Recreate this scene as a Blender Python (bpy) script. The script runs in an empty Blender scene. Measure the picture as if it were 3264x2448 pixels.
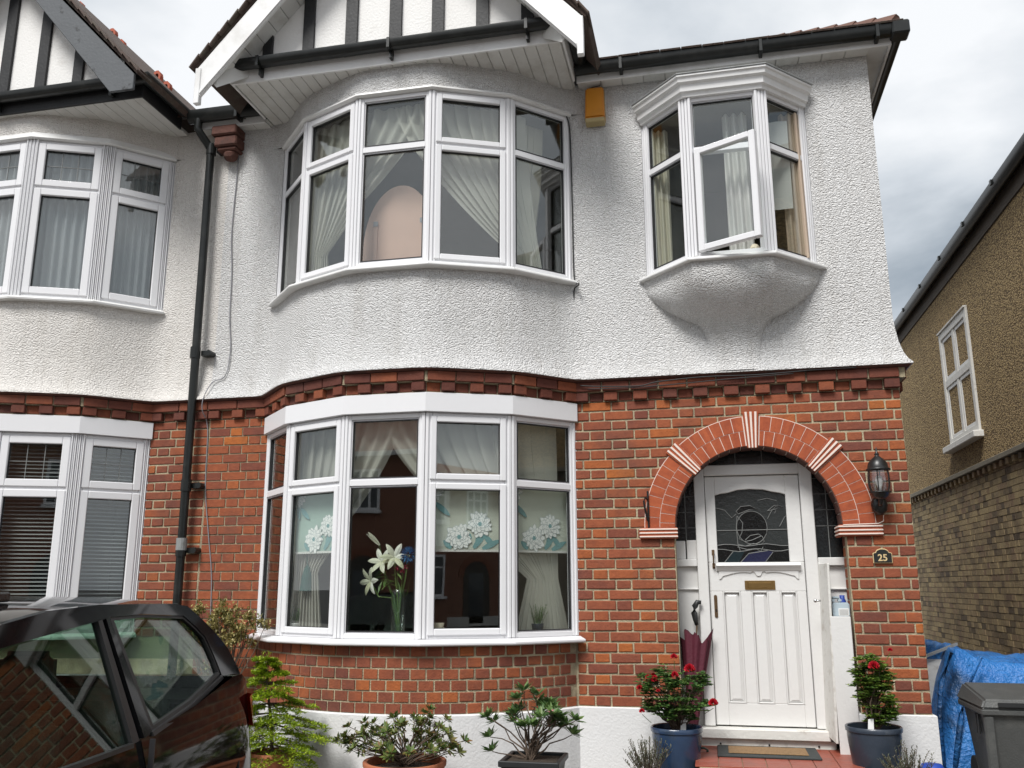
import bpy, bmesh, math, random
from mathutils import Vector, Matrix
from mathutils import noise as mnoise
random.seed(11)
PI = math.pi
LIFT = 0.30          # everything below is measured from the top of the white plinth; lifted once at the end
scene = bpy.context.scene
C = scene.collection

# ---------------------------------------------------------------- camera
cam = bpy.data.objects.new('camera', bpy.data.cameras.new('camera'))
C.objects.link(cam)
yaw, pit, rol = -0.2160, 0.2237, -0.0024
fw = Vector((math.sin(yaw)*math.cos(pit), math.cos(yaw)*math.cos(pit), math.sin(pit)))
rt = Vector((math.cos(yaw), -math.sin(yaw), 0)); up = rt.cross(fw)
cr, sr = math.cos(rol), math.sin(rol)
rr = rt*cr + up*sr; uu = up*cr - rt*sr
cam.matrix_world = Matrix(((rr.x, uu.x, -fw.x, -1.4204), (rr.y, uu.y, -fw.y, -6.8574), (rr.z, uu.z, -fw.z, 0.8612+LIFT), (0, 0, 0, 1)))
cam.data.sensor_width = 36; cam.data.lens = 31.26
cam.data.clip_start = 0.05; cam.data.clip_end = 3000
scene.camera = cam

# ---------------------------------------------------------------- sky
SUN_EL, SUN_AZ = 52, 196      # azimuth measured from +Y clockwise: the sun stands behind the camera
world = bpy.data.worlds.new('World'); scene.world = world; world.use_nodes = True
wt = world.node_tree; wt.nodes.clear()
def wn(t, **k):
    n = wt.nodes.new(t)
    for a, b in k.items(): setattr(n, a, b)
    return n
wo = wn('ShaderNodeOutputWorld'); wb = wn('ShaderNodeBackground'); wb.inputs['Strength'].default_value = 0.1
sky = wn('ShaderNodeTexSky', sky_type='NISHITA', sun_disc=False)
sky.sun_elevation = math.radians(SUN_EL); sky.sun_rotation = math.radians(SUN_AZ); sky.air_density = 1; sky.dust_density = 2
tc = wn('ShaderNodeTexCoord'); mp = wn('ShaderNodeMapping'); mp.inputs['Scale'].default_value = (1.0, 1.0, 2.6); mp.inputs['Location'].default_value = (4.4, 1.1, 1.29)
n1 = wn('ShaderNodeTexNoise'); n1.inputs['Scale'].default_value = 1.8; n1.inputs['Detail'].default_value = 7; n1.inputs['Roughness'].default_value = .52; n1.inputs['Distortion'].default_value = .25
r1 = wn('ShaderNodeValToRGB')
r1.color_ramp.elements[0].position = .30; r1.color_ramp.elements[0].color = (1.7, 2.0, 2.3, 1)
r1.color_ramp.elements[1].position = .62; r1.color_ramp.elements[1].color = (5.5, 5.6, 5.7, 1)
e = r1.color_ramp.elements.new(.46); e.color = (3.9, 4.15, 4.4, 1)
mx = wn('ShaderNodeMix', data_type='RGBA'); mx.inputs[0].default_value = .94
wt.links.new(tc.outputs['Generated'], mp.inputs[0]); wt.links.new(mp.outputs[0], n1.inputs['Vector']); wt.links.new(n1.outputs['Fac'], r1.inputs[0])
wt.links.new(sky.outputs[0], mx.inputs[6]); wt.links.new(r1.outputs[0], mx.inputs[7])
wt.links.new(mx.outputs[2], wb.inputs[0]); wt.links.new(wb.outputs[0], wo.inputs[0])
# ---------------------------------------------------------------- sun through the cloud
sd = bpy.data.lights.new('sun', 'SUN'); sd.energy = 2.2; sd.angle = math.radians(22); sd.color = (1, .98, .95)
sun = bpy.data.objects.new('sun', sd); C.objects.link(sun)
az = math.radians(SUN_AZ); el = math.radians(SUN_EL)
sdir = Vector((math.sin(az)*math.cos(el), math.cos(az)*math.cos(el), math.sin(el)))
sun.rotation_euler = (-sdir).to_track_quat('-Z', 'Y').to_euler(); sun.location = (0, -20, 30)
vs = scene.view_settings; vs.view_transform = 'Standard'; vs.look = 'None'; vs.exposure = 0.85; vs.gamma = 1; vs.use_curve_mapping = False

# ---------------------------------------------------------------- helpers
WL = {}                                   # world location of every object that can be a parent
def wloc(o): return WL.get(o.name, Vector((0, 0, 0)))
def tag(o, label, cat=None, group=None, kind=None):
    if label: o['label'] = label
    if cat: o['category'] = cat
    if group: o['group'] = group
    if kind: o['kind'] = kind
    return o
def thing(name, label, cat, loc=(0, 0, 0), group=None):
    o = bpy.data.objects.new(name, None); C.objects.link(o); o.empty_display_size = .1
    o.location = loc; WL[o.name] = Vector(loc)
    return tag(o, label, cat, group)
def link(name, me, parent=None, at=None):
    o = bpy.data.objects.new(name, me); C.objects.link(o)
    at = Vector(at) if at is not None else (wloc(parent) if parent else Vector((0, 0, 0)))
    WL[o.name] = at
    if parent: o.parent = parent; o.location = at - wloc(parent)
    else: o.location = at
    return o
class MB:
    def __init__(s): s.v = []; s.f = []
    def add(s, vs, fs):
        b = len(s.v); s.v += [tuple(v) for v in vs]; s.f += [tuple(i+b for i in f) for f in fs]; return s
    def hexa(s, p):
        return s.add(p, [(0, 3, 2, 1), (4, 5, 6, 7), (0, 1, 5, 4), (1, 2, 6, 5), (2, 3, 7, 6), (3, 0, 4, 7)])
    def box(s, x0, x1, y0, y1, z0, z1):
        return s.hexa([(x0, y0, z0), (x1, y0, z0), (x1, y1, z0), (x0, y1, z0), (x0, y0, z1), (x1, y0, z1), (x1, y1, z1), (x0, y1, z1)])
    def fb(s, p0, t, n, a0, a1, d0, d1, z0, z1):            # box on a facet: along t, out along n
        P = lambda a, d, z: (p0[0]+t[0]*a+n[0]*d, p0[1]+t[1]*a+n[1]*d, z)
        return s.hexa([P(a0, d1, z0), P(a1, d1, z0), P(a1, d0, z0), P(a0, d0, z0), P(a0, d1, z1), P(a1, d1, z1), P(a1, d0, z1), P(a0, d0, z1)])
    def ring(s, p0, t, n, a0, a1, d0, d1, z0, z1, w):       # rectangular frame of four members with mitred look
        s.fb(p0, t, n, a0, a0+w, d0, d1, z0, z1); s.fb(p0, t, n, a1-w, a1, d0, d1, z0, z1)
        s.fb(p0, t, n, a0+w, a1-w, d0, d1, z0, z0+w); s.fb(p0, t, n, a0+w, a1-w, d0, d1, z1-w, z1); return s
    def prism(s, poly, fn0, fn1):                           # poly of (a,b); fn maps to 3D at both ends
        n = len(poly); vs = [fn0(*p) for p in poly]+[fn1(*p) for p in poly]
        return s.add(vs, [tuple(range(n)), tuple(range(2*n-1, n-1, -1))]+[(i, i+n, (i+1) % n+n, (i+1) % n) for i in range(n)])
    def exy(s, poly, y0, y1): return s.prism(poly, lambda a, b: (a, y0, b), lambda a, b: (a, y1, b))
    def sweep(s, plan, prof, caps=True):
        R = []
        for (x, y), m in zip(plan, mitres(plan)): R.append([(x+m[0]*d, y+m[1]*d, z) for d, z in prof])
        k = len(prof); vs = [p for r in R for p in r]; fs = []
        for i in range(len(R)-1):
            for j in range(k): fs.append((i*k+j, i*k+(j+1) % k, (i+1)*k+(j+1) % k, (i+1)*k+j))
        if caps: fs += [tuple(range(k)), tuple(range((len(R)-1)*k+k-1, (len(R)-1)*k-1, -1))]
        return s.add(vs, fs)
    def sheet(s, plan, prof):                               # open profile, single-sided sheet
        k = len(prof); vs = []; fs = []
        for (x, y), m in zip(plan, mitres(plan)): vs += [(x+m[0]*d, y+m[1]*d, z) for d, z in prof]
        for i in range(len(plan)-1):
            for j in range(k-1): fs.append((i*k+j, (i+1)*k+j, (i+1)*k+j+1, i*k+j+1))
        return s.add(vs, fs)
    def tube(s, path, r, n=8, caps=True):
        path = [Vector(p) for p in path]; k = len(path); vs = []; fs = []
        rs = r if isinstance(r, (list, tuple)) else [r]*k
        ref = Vector((0, 0, 1))
        for i, p in enumerate(path):
            d = (path[min(i+1, k-1)]-path[max(i-1, 0)]).normalized()
            if abs(d.dot(ref)) > .95: ref2 = Vector((1, 0, 0))
            else: ref2 = ref
            a = d.cross(ref2).normalized(); b = d.cross(a)
            vs += [p+(a*math.cos(2*PI*j/n)+b*math.sin(2*PI*j/n))*rs[i] for j in range(n)]
        for i in range(k-1):
            for j in range(n): fs.append((i*n+j, i*n+(j+1) % n, (i+1)*n+(j+1) % n, (i+1)*n+j))
        if caps: fs += [tuple(range(n-1, -1, -1)), tuple(range((k-1)*n, k*n))]
        return s.add(vs, fs)
    def lathe(s, prof, c=(0, 0, 0), n=24, caps=True, sx=1, sy=1):
        vs = []; fs = []; k = len(prof)
        for r, z in prof: vs += [(c[0]+r*sx*math.cos(2*PI*j/n), c[1]+r*sy*math.sin(2*PI*j/n), c[2]+z) for j in range(n)]
        for i in range(k-1):
            for j in range(n): fs.append((i*n+j, i*n+(j+1) % n, (i+1)*n+(j+1) % n, (i+1)*n+j))
        if caps: fs += [tuple(range(n-1, -1, -1)), tuple(range((k-1)*n, k*n))]
        return s.add(vs, fs)
    def grid(s, fn, nu, nv):
        vs = [fn(i/nu, j/nv) for j in range(nv+1) for i in range(nu+1)]
        return s.add(vs, [(j*(nu+1)+i, j*(nu+1)+i+1, (j+1)*(nu+1)+i+1, (j+1)*(nu+1)+i) for j in range(nv) for i in range(nu)])
    def ico(s, c, r, n=1, sq=(1, 1, 1), jit=0):
        bm = bmesh.new(); bmesh.ops.create_icosphere(bm, subdivisions=n, radius=1)
        vs = [(c[0]+v.co.x*r*sq[0]*(1+random.uniform(-jit, jit)), c[1]+v.co.y*r*sq[1]*(1+random.uniform(-jit, jit)), c[2]+v.co.z*r*sq[2]) for v in bm.verts]
        fs = [tuple(v.index for v in f.verts) for f in bm.faces]; bm.free(); return s.add(vs, fs)
    def mesh(s, name, mat, at=(0, 0, 0), smooth=False, bevel=0, fix=True, segs=1):
        me = bpy.data.meshes.new(name); a = Vector(at)
        me.from_pydata([(x-a.x, y-a.y, z-a.z) for x, y, z in s.v], [], s.f)
        if fix or bevel:
            bm = bmesh.new(); bm.from_mesh(me)
            if fix: bmesh.ops.recalc_face_normals(bm, faces=bm.faces)
            if bevel:
                es = [e for e in bm.edges if len(e.link_faces) == 2 and e.calc_face_angle(0) > .5]
                bmesh.ops.bevel(bm, geom=es, offset=bevel, segments=segs, affect='EDGES', clamp_overlap=True)
            bm.to_mesh(me); bm.free()
        if mat: me.materials.append(mat)
        if smooth:
            for p in me.polygons: p.use_smooth = True
        return me
    def build(s, name, mat, parent=None, at=None, **k):
        a = Vector(at) if at is not None else (wloc(parent) if parent else Vector((0, 0, 0)))
        return link(name, s.mesh(name, mat, a, **k), parent, a)
def mitres(plan):
    out = []; N = []
    for (x0, y0), (x1, y1) in zip(plan, plan[1:]):
        l = math.hypot(x1-x0, y1-y0) or 1; N.append(((y1-y0)/l, -(x1-x0)/l))
    for i in range(len(plan)):
        a = N[max(i-1, 0)]; b = N[min(i, len(N)-1)]; q = 1+a[0]*b[0]+a[1]*b[1]
        out.append(((a[0]+b[0])/q, (a[1]+b[1])/q))
    return out
def offset(plan, d): return [(x+m[0]*d, y+m[1]*d) for (x, y), m in zip(plan, mitres(plan))]
def along(plan, s):
    for (x0, y0), (x1, y1) in zip(plan, plan[1:]):
        l = math.hypot(x1-x0, y1-y0)
        if s <= l or (x1, y1) == plan[-1]: return (x0+(x1-x0)*s/l, y0+(y1-y0)*s/l, (x1-x0)/l, (y1-y0)/l)
        s -= l
def plen(plan): return sum(math.hypot(b[0]-a[0], b[1]-a[1]) for a, b in zip(plan, plan[1:]))
def rnd(a, b): return random.uniform(a, b)
def shade_auto(o, ang=40):
    for p in o.data.polygons: p.use_smooth = True
    try: o.data.set_sharp_from_angle(angle=math.radians(ang))
    except Exception: pass
    return o

# ---------------------------------------------------------------- materials
class NT:
    def __init__(s, name):
        s.m = bpy.data.materials.new(name); s.m.use_nodes = True; s.t = s.m.node_tree; s.t.nodes.clear()
        s.out = s.n('ShaderNodeOutputMaterial'); s._pos = None
    def n(s, t, **k):
        x = s.t.nodes.new(t)
        for a, b in k.items(): setattr(x, a, b)
        return x
    def l(s, a, b): s.t.links.new(a, b)
    def pos(s):
        if not s._pos: s._pos = s.n('ShaderNodeNewGeometry')
        return s._pos.outputs['Position']
    def noise(s, scale, detail=3, rough=.5, stretch=None, dist=0):
        x = s.n('ShaderNodeTexNoise'); x.inputs['Scale'].default_value = scale; x.inputs['Detail'].default_value = detail; x.inputs['Roughness'].default_value = rough; x.inputs['Distortion'].default_value = dist
        if stretch:
            mp = s.n('ShaderNodeMapping'); mp.inputs['Scale'].default_value = stretch; s.l(s.pos(), mp.inputs[0]); s.l(mp.outputs[0], x.inputs['Vector'])
        else: s.l(s.pos(), x.inputs['Vector'])
        return x.outputs['Fac']
    def ramp(s, fac, stops):
        x = s.n('ShaderNodeValToRGB'); cr = x.color_ramp
        while len(cr.elements) < len(stops): cr.elements.new(.5)
        for e, (p, c) in zip(cr.elements, stops): e.position = p; e.color = (c[0], c[1], c[2], 1) if isinstance(c, (tuple, list)) else (c, c, c, 1)
        s.l(fac, x.inputs[0]); return x.outputs[0]
    def mix(s, f, a, b, mode='MIX'):
        x = s.n('ShaderNodeMix', data_type='RGBA', blend_type=mode)
        for i, v in ((0, f), (6, a), (7, b)):
            if isinstance(v, (int, float)): x.inputs[i].default_value = v
            elif isinstance(v, (tuple, list)): x.inputs[i].default_value = (v[0], v[1], v[2], 1)
            else: s.l(v, x.inputs[i])
        return x.outputs[2]
    def math(s, op, a, b=0.0, c=None):
        x = s.n('ShaderNodeMath', operation=op)
        for i, v in ((0, a), (1, b), (2, c)):
            if v is None: continue
            if isinstance(v, (int, float)): x.inputs[i].default_value = v
            else: s.l(v, x.inputs[i])
        return x.outputs[0]
    def bump(s, h, strength, dist, normal=None):
        x = s.n('ShaderNodeBump'); x.inputs['Strength'].default_value = strength; x.inputs['Distance'].default_value = dist; s.l(h, x.inputs['Height'])
        if normal: s.l(normal, x.inputs['Normal'])
        return x.outputs[0]
    def principled(s, col, rough=.6, metal=0, spec=.5, normal=None, coat=0, trans=None):
        x = s.n('ShaderNodeBsdfPrincipled')
        for k, v in (('Base Color', col), ('Roughness', rough), ('Metallic', metal), ('Specular IOR Level', spec), ('Coat Weight', coat)):
            if isinstance(v, (int, float)): x.inputs[k].default_value = v
            elif isinstance(v, (tuple, list)): x.inputs[k].default_value = (v[0], v[1], v[2], 1)
            else: s.l(v, x.inputs[k])
        if normal: s.l(normal, x.inputs['Normal'])
        return x
    def done(s, sh): s.l(sh.outputs[0] if hasattr(sh, 'outputs') else sh, s.out.inputs[0]); return s.m
MATS = {}
def mat(name, col, rough=.6, var=.12, scale=9, bump=0, bscale=80, metal=0, spec=.5, coat=0, dirt=None, dscale=3, damt=.5, dpos=(.5, .7)):
    if name in MATS: return MATS[name]
    t = NT(name)
    c = t.mix(t.noise(scale, 4), [min(1, x*(1-var)) for x in col], [min(1, x*(1+var)) for x in col])
    if dirt is not None:
        f = t.ramp(t.noise(dscale, 6, .62), [(dpos[0], 0.0), (dpos[1], damt)]); c = t.mix(f, c, dirt)
    nm = t.bump(t.noise(bscale, 3), 1, bump) if bump else None
    MATS[name] = t.done(t.principled(c, rough, metal, spec, nm, coat)); return MATS[name]
def m_brick(name, stops, soot=.5, face=.005):
    t = NT(name); g = t.n('ShaderNodeNewGeometry'); oi = t.n('ShaderNodeObjectInfo')
    r = t.math('FRACT', t.math('ADD', g.outputs['Random Per Island'], t.math('MULTIPLY', oi.outputs['Random'], 7.31)))
    c = t.ramp(r, stops)
    c = t.mix(t.ramp(t.noise(26, 5, .65), [(.35, 0.0), (.75, .55)]), c, t.mix(1, c, (.60, .55, .62), 'MULTIPLY'))
    c = t.mix(t.ramp(t.noise(2.1, 5, .6), [(.48, 0.0), (.72, soot)]), c, (.075, .05, .045))
    c = t.mix(t.ramp(t.noise(60, 2), [(.70, 0.0), (.80, .55)]), c, (.05, .035, .03))
    c = t.mix(t.ramp(t.noise(14, 4, .7, (1, 1, 3)), [(.66, 0.0), (.82, .28)]), c, (.42, .30, .26))
    c = t.mix(t.ramp(t.noise(7, 5, .7), [(.42, 0.0), (.70, .55)]), c, t.mix(1, c, (.66, .62, .72), 'MULTIPLY'))
    nm = t.bump(t.noise(70, 4, .6), .9, face)
    MATS[name] = t.done(t.principled(c, .82, 0, .3, nm)); return MATS[name]
m_brick('red brick', [(0, (.20, .062, .039)), (.15, (.25, .076, .041)), (.5, (.30, .088, .041)), (.88, (.345, .100, .039)), (.97, (.40, .118, .036)), (1, (.45, .14, .032))])
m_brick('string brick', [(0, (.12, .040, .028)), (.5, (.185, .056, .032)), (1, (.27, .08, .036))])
m_brick('stock brick', [(0, (.14, .11, .07)), (.25, (.34, .265, .145)), (.7, (.47, .37, .195)), (1, (.30, .21, .13))], .5)
m_brick('arch brick', [(0, (.36, .085, .036)), (1, (.43, .108, .042))], .12, .0015)
mat('mortar', (.42, .36, .24), .95, .3, 30, .008, 110, dirt=(.13, .10, .075), dscale=5, damt=.7, dpos=(.45, .7))
mat('stock mortar', (.20, .18, .14), .95, .25, 22, .005, 120)
mat('white joint', (.74, .62, .55), .9, .1)
def m_roughcast(name, col, hollow_mix, dark, scale=100, dist=.014):
    t = NT(name)
    v = t.n('ShaderNodeTexVoronoi', feature='SMOOTH_F1'); v.inputs['Scale'].default_value = scale; v.inputs['Smoothness'].default_value = .6
    mp = t.n('ShaderNodeMapping'); mp.inputs['Scale'].default_value = (.8, .8, 1.15); t.l(t.pos(), mp.inputs[0])
    w = t.n('ShaderNodeMix', data_type='VECTOR'); nn = t.n('ShaderNodeTexNoise'); nn.inputs['Scale'].default_value = 40; t.l(t.pos(), nn.inputs['Vector'])
    w.inputs[0].default_value = .02; t.l(mp.outputs[0], w.inputs[4]); t.l(nn.outputs['Color'], w.inputs[5]); t.l(w.outputs[1], v.inputs['Vector'])
    fine = t.noise(190, 3, .6); big = t.noise(14, 3)
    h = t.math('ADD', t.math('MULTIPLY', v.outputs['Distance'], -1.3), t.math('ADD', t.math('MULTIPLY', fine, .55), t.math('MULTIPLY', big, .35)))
    nm = t.bump(h, 1, dist)
    c = t.mix(t.ramp(t.noise(30, 4, .6), [(.3, 0.0), (.75, 1.0)]), [x*.94 for x in col], col)
    c = t.mix(t.ramp(v.outputs['Distance'], [(.32, 0.0), (.62, hollow_mix)]), c, dark)  # dark colour mixed into the hollows between the bumps
    c = t.mix(t.ramp(t.noise(1.3, 6, .62, (1, 1, .55)), [(.50, 0.0), (.74, .22)]), c, t.mix(1, c, (.66, .63, .58), 'MULTIPLY'))
    c = t.mix(t.ramp(t.noise(3.2, 6, .68, (2.6, 2.6, .22)), [(.50, 0.0), (.76, .34)]), c, t.mix(1, c, (.60, .57, .52), 'MULTIPLY'))
    c = t.mix(t.ramp(t.noise(5.5, 7, .75), [(.55, 0.0), (.72, .26)]), c, t.mix(1, c, (.72, .71, .68), 'MULTIPLY'))
    c = t.mix(t.ramp(t.noise(30, 3, .7), [(.70, 0.0), (.78, .45)]), c, [x*.40 for x in col])
    MATS[name] = t.done(t.principled(c, .88, 0, .25, nm)); return MATS[name]
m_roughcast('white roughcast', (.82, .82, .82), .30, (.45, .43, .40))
m_roughcast('cream roughcast', (.80, .775, .74), .2, (.5, .45, .41), 95, .010)
m_roughcast('brown pebbledash', (.56, .41, .21), .85, (.13, .09, .055), 48, .016)
mat('plinth paint', (.70, .70, .70), .75, .03, 5, .003, 60, dirt=(.5, .46, .42), dscale=2.5, damt=.25)
mat('upvc', (.74, .74, .755), .28, .015, 4, spec=.5)
mat('old upvc', (.76, .76, .75), .35, .03, 6, dirt=(.45, .43, .38), dscale=5, damt=.25)
mat('gasket', (.02, .02, .022), .5)
mat('white wood', (.68, .675, .66), .38, .03, 8, .0015, 35, dirt=(.35, .30, .25), dscale=7, damt=.14, dpos=(.62, .8))
mat('worn white wood', (.66, .65, .615), .5, .05, 10, .003, 40, dirt=(.30, .25, .19), dscale=11, damt=.5, dpos=(.55, .72))
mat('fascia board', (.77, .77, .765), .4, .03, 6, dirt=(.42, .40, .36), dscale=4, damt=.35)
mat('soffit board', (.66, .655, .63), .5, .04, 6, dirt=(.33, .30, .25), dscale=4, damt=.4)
mat('black gutter', (.010, .0115, .011), .3, .3, 8, spec=.4, dirt=(.045, .045, .042), dscale=6, damt=.4)
mat('black timber', (.011, .0115, .013), .6, .3, 10, .003, 40, dirt=(.05, .05, .05), dscale=9, damt=.35, dpos=(.6, .8))
mat('grey timber', (.085, .092, .10), .6, .12, 7, .002, 40, dirt=(.015, .015, .016), dscale=5, damt=.85, dpos=(.60, .66))
mat('gable plaster', (.80, .79, .77), .85, .04, 5, .004, 50, dirt=(.33, .28, .22), dscale=4, damt=.35, dpos=(.58, .8))
mat('roof tile', (.085, .058, .047), .85, .35, 14, .006, 50, dirt=(.10, .10, .075), dscale=9, damt=.6)
mat('red roof tile', (.22, .075, .045), .85, .3, 8, .006, 50, dirt=(.07, .05, .04), dscale=5, damt=.6)
mat('hip tile', (.13, .066, .048), .85, .3, 12, .006, 50)
mat('terracotta crest', (.40, .10, .055), .8, .2, 20)
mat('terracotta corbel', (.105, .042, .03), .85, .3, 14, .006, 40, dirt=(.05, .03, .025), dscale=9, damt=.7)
mat('brown fascia', (.075, .06, .045), .8, .2, 8, dirt=(.03, .025, .02), dscale=3, damt=.6)
mat('lead cap', (.24, .25, .25), .55, .2, 12, dirt=(.08, .08, .07), dscale=12, damt=.6)
mat('brass', (.36, .23, .09), .38, .25, 30, metal=1)
mat('old brass', (.20, .13, .075), .45, .3, 30, metal=1)
mat('chrome', (.6, .6, .6), .2, .1, metal=1)
mat('black metal', (.012, .012, .012), .35, .3, 20, spec=.5)
mat('black plastic', (.017, .018, .019), .45, .2, 15)
mat('red tile floor', (.27, .062, .035), .45, .2, 12, .002, 40, dirt=(.12, .07, .05), dscale=5, damt=.4)
mat('room wall', (.20, .185, .15), .9, .1)
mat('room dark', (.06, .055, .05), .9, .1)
mat('lead line', (.17, .175, .17), .5, .2, 40)
mat('alarm yellow', (.60, .235, .02), .4, .06, 8, dirt=(.30, .13, .03), dscale=6, damt=.3)
mat('alarm base', (.42, .33, .16), .5, .1)
mat('cable grey', (.24, .24, .26), .6)
mat('cable black', (.02, .02, .02), .6)
mat('soil', (.045, .032, .022), .95, .5, 40, .012, 60)
mat('bark', (.10, .07, .05), .9, .4, 30, .006, 60)
mat('blue glaze', (.022, .045, .095), .22, .55, 6, .003, 18, coat=.3, dirt=(.03, .035, .035), dscale=6, damt=.7)
mat('dark blue glaze', (.028, .038, .055), .33, .35, 7, .003, 18, coat=.2, dirt=(.14, .15, .15), dscale=4, damt=.5, dpos=(.6, .75))
mat('terracotta', (.36, .12, .055), .8, .15, 9, .002, 50, dirt=(.20, .10, .06), dscale=6, damt=.5)
mat('maroon cloth', (.085, .009, .022), .7, .25, 14, .003, 60)
mat('dark green plastic', (.012, .032, .022), .35, .2)
mat('mat rubber', (.028, .034, .034), .7, .3, 40, .004, 90)
mat('coir', (.27, .165, .08), .95, .35, 60, .01, 160)
mat('bin grey', (.062, .064, .062), .5, .14, 20, .002, 90, dirt=(.12, .12, .11), dscale=8, damt=.45)
mat('blue cap', (.02, .06, .33), .45)
mat('rose red', (.42, .006, .018), .55, .3, 60)
mat('dark rose', (.16, .006, .02), .6, .3, 60)
mat('white tag', (.75, .75, .74), .4)
mat('drive', (.16, .145, .13), .9, .25, 8, .01, 60, dirt=(.07, .065, .06), dscale=1.5, damt=.6)
mat('road', (.055, .055, .055), .9, .2, 20, .006, 90)
mat('paving', (.26, .25, .235), .9, .15, 4, .004, 60)
mat('kerb', (.32, .31, .29), .9, .15, 6, .004, 60)
mat('car paint', (.004, .004, .0045), .07, .2, 5, spec=.2, coat=.2)
mat('car plastic', (.012, .012, .013), .42, .2, 30)
mat('car seat', (.09, .085, .08), .9, .2, 30)
mat('car seat red', (.12, .05, .05), .9, .2, 30)
mat('tyre', (.014, .014, .014), .8, .2, 40)
mat('alloy', (.45, .45, .46), .3, .1, metal=1)
mat('silver paint', (.16, .17, .18), .25, .1, metal=.6, coat=.6)
mat('lamp white', (.8, .8, .78), .3)
mat('cream shade', (.62, .55, .42), .8)
mat('pink board', (.55, .36, .29), .7, .08, 6)
mat('number gold', (.62, .47, .25), .4, .1, 30)
mat('plaque black', (.015, .018, .017), .35)
def m_glass(name, r0=.075, tint=(.96, .98, .97), rough=0.0, pw=5):
    t = NT(name); lw = t.n('ShaderNodeLayerWeight'); lw.inputs['Blend'].default_value = .5
    f = t.math('ADD', t.math('MULTIPLY', t.math('POWER', lw.outputs['Facing'], pw), 1-r0), r0)
    a = t.n('ShaderNodeBsdfTransparent'); a.inputs[0].default_value = (*tint, 1); b = t.n('ShaderNodeBsdfGlossy'); b.inputs['Roughness'].default_value = rough; b.inputs[0].default_value = (1, 1, 1, 1)
    # faint waviness of the float glass
    nm = t.bump(t.noise(1.6, 2), .3, .0012); t.l(nm, b.inputs['Normal'])
    m = t.n('ShaderNodeMixShader'); t.l(f, m.inputs[0]); t.l(a.outputs[0], m.inputs[1]); t.l(b.outputs[0], m.inputs[2])
    MATS[name] = t.done(m); return MATS[name]
m_glass('window glass', .085); m_glass('car glass', .032, (.62, .72, .66)); m_glass('clear glass', .06, (.93, .97, .96)); m_glass('lamp glass', .12, (.85, .86, .86))
def m_dark_glass(name, col, rough=.12):
    t = NT(name); nm = t.bump(t.noise(45, 3, .6), .7, .004)
    MATS[name] = t.done(t.principled(col, rough, 0, .6, nm)); return MATS[name]
m_dark_glass('stained grey', (.030, .034, .034)); m_dark_glass('stained black', (.006, .007, .007)); m_dark_glass('stained blue', (.018, .02, .05)); m_dark_glass('stained teal', (.012, .022, .026)); m_dark_glass('dark leaded', (.010, .012, .013), .18)
def m_cloth(name, col, tr=.45, var=.06, sheer=0.0):
    t = NT(name); c = t.mix(t.noise(3, 3), [x*(1-var) for x in col], [min(1, x*(1+var)) for x in col])
    d = t.n('ShaderNodeBsdfDiffuse'); s = t.n('ShaderNodeBsdfTranslucent'); t.l(c, d.inputs[0]); t.l(c, s.inputs[0])
    m = t.n('ShaderNodeMixShader'); m.inputs[0].default_value = tr; t.l(d.outputs[0], m.inputs[1]); t.l(s.outputs[0], m.inputs[2]); o = m
    if sheer:
        a = t.n('ShaderNodeBsdfTransparent'); o = t.n('ShaderNodeMixShader'); o.inputs[0].default_value = sheer; t.l(m.outputs[0], o.inputs[1]); t.l(a.outputs[0], o.inputs[2])
    MATS[name] = t.done(o); return MATS[name]
m_cloth('voile', (.72, .70, .63), .35, .05, .30); m_cloth('cream curtain', (.62, .58, .47), .2); m_cloth('white curtain', (.78, .77, .74), .3); m_cloth('grey net', (.55, .57, .60), .4, .05, .2)
m_cloth('peach curtain', (.58, .47, .37), .2); m_cloth('blind cloth', (.66, .69, .60), .25, .05); m_cloth('blind mint', (.42, .55, .49), .25, .08); m_cloth('slat', (.30, .31, .31), .1)
m_cloth('print white', (.86, .86, .84), .1, .06); m_cloth('print shade', (.42, .47, .47), .1, .2); m_cloth('print leaf', (.19, .35, .36), .1, .25); m_cloth('tassel green', (.02, .075, .065), .05, .3)
def m_leaf(name, stops, rough=.45, tr=.25):
    t = NT(name); g = t.n('ShaderNodeNewGeometry'); c = t.ramp(g.outputs['Random Per Island'], stops)
    c = t.mix(t.ramp(t.noise(9, 3), [(.35, 0.0), (.7, .35)]), c, t.mix(1, c, (.55, .6, .5), 'MULTIPLY'))
    p = t.principled(c, rough, 0, .4); s = t.n('ShaderNodeBsdfTranslucent'); t.l(c, s.inputs[0]); m = t.n('ShaderNodeMixShader'); m.inputs[0].default_value = tr
    t.l(p.outputs[0], m.inputs[1]); t.l(s.outputs[0], m.inputs[2]); MATS[name] = t.done(m); return MATS[name]
m_leaf('azalea leaf', [(0, (.07, .13, .03)), (.5, (.15, .20, .05)), (.8, (.20, .20, .055)), (1, (.24, .12, .05))])
m_leaf('rhodo leaf', [(0, (.05, .115, .037)), (.6, (.11, .195, .055)), (1, (.18, .26, .085))])
m_leaf('rose leaf', [(0, (.035, .09, .025)), (.6, (.09, .18, .045)), (1, (.16, .26, .065))])
m_leaf('light rose leaf', [(0, (.06, .125, .027)), (.6, (.15, .245, .045)), (1, (.28, .37, .065))])
m_leaf('fir needle', [(0, (.12, .20, .012)), (.5, (.27, .38, .018)), (1, (.45, .54, .035))], .5)
m_leaf('variegated leaf', [(0, (.10, .115, .03)), (.35, (.22, .19, .055)), (.7, (.42, .35, .13)), (1, (.62, .54, .27))])
m_leaf('lavender leaf', [(0, (.07, .085, .05)), (.6, (.15, .16, .10)), (1, (.20, .17, .12))], .7)
m_leaf('pink bud', [(0, (.35, .05, .07)), (1, (.55, .25, .25))], .6)
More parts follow.
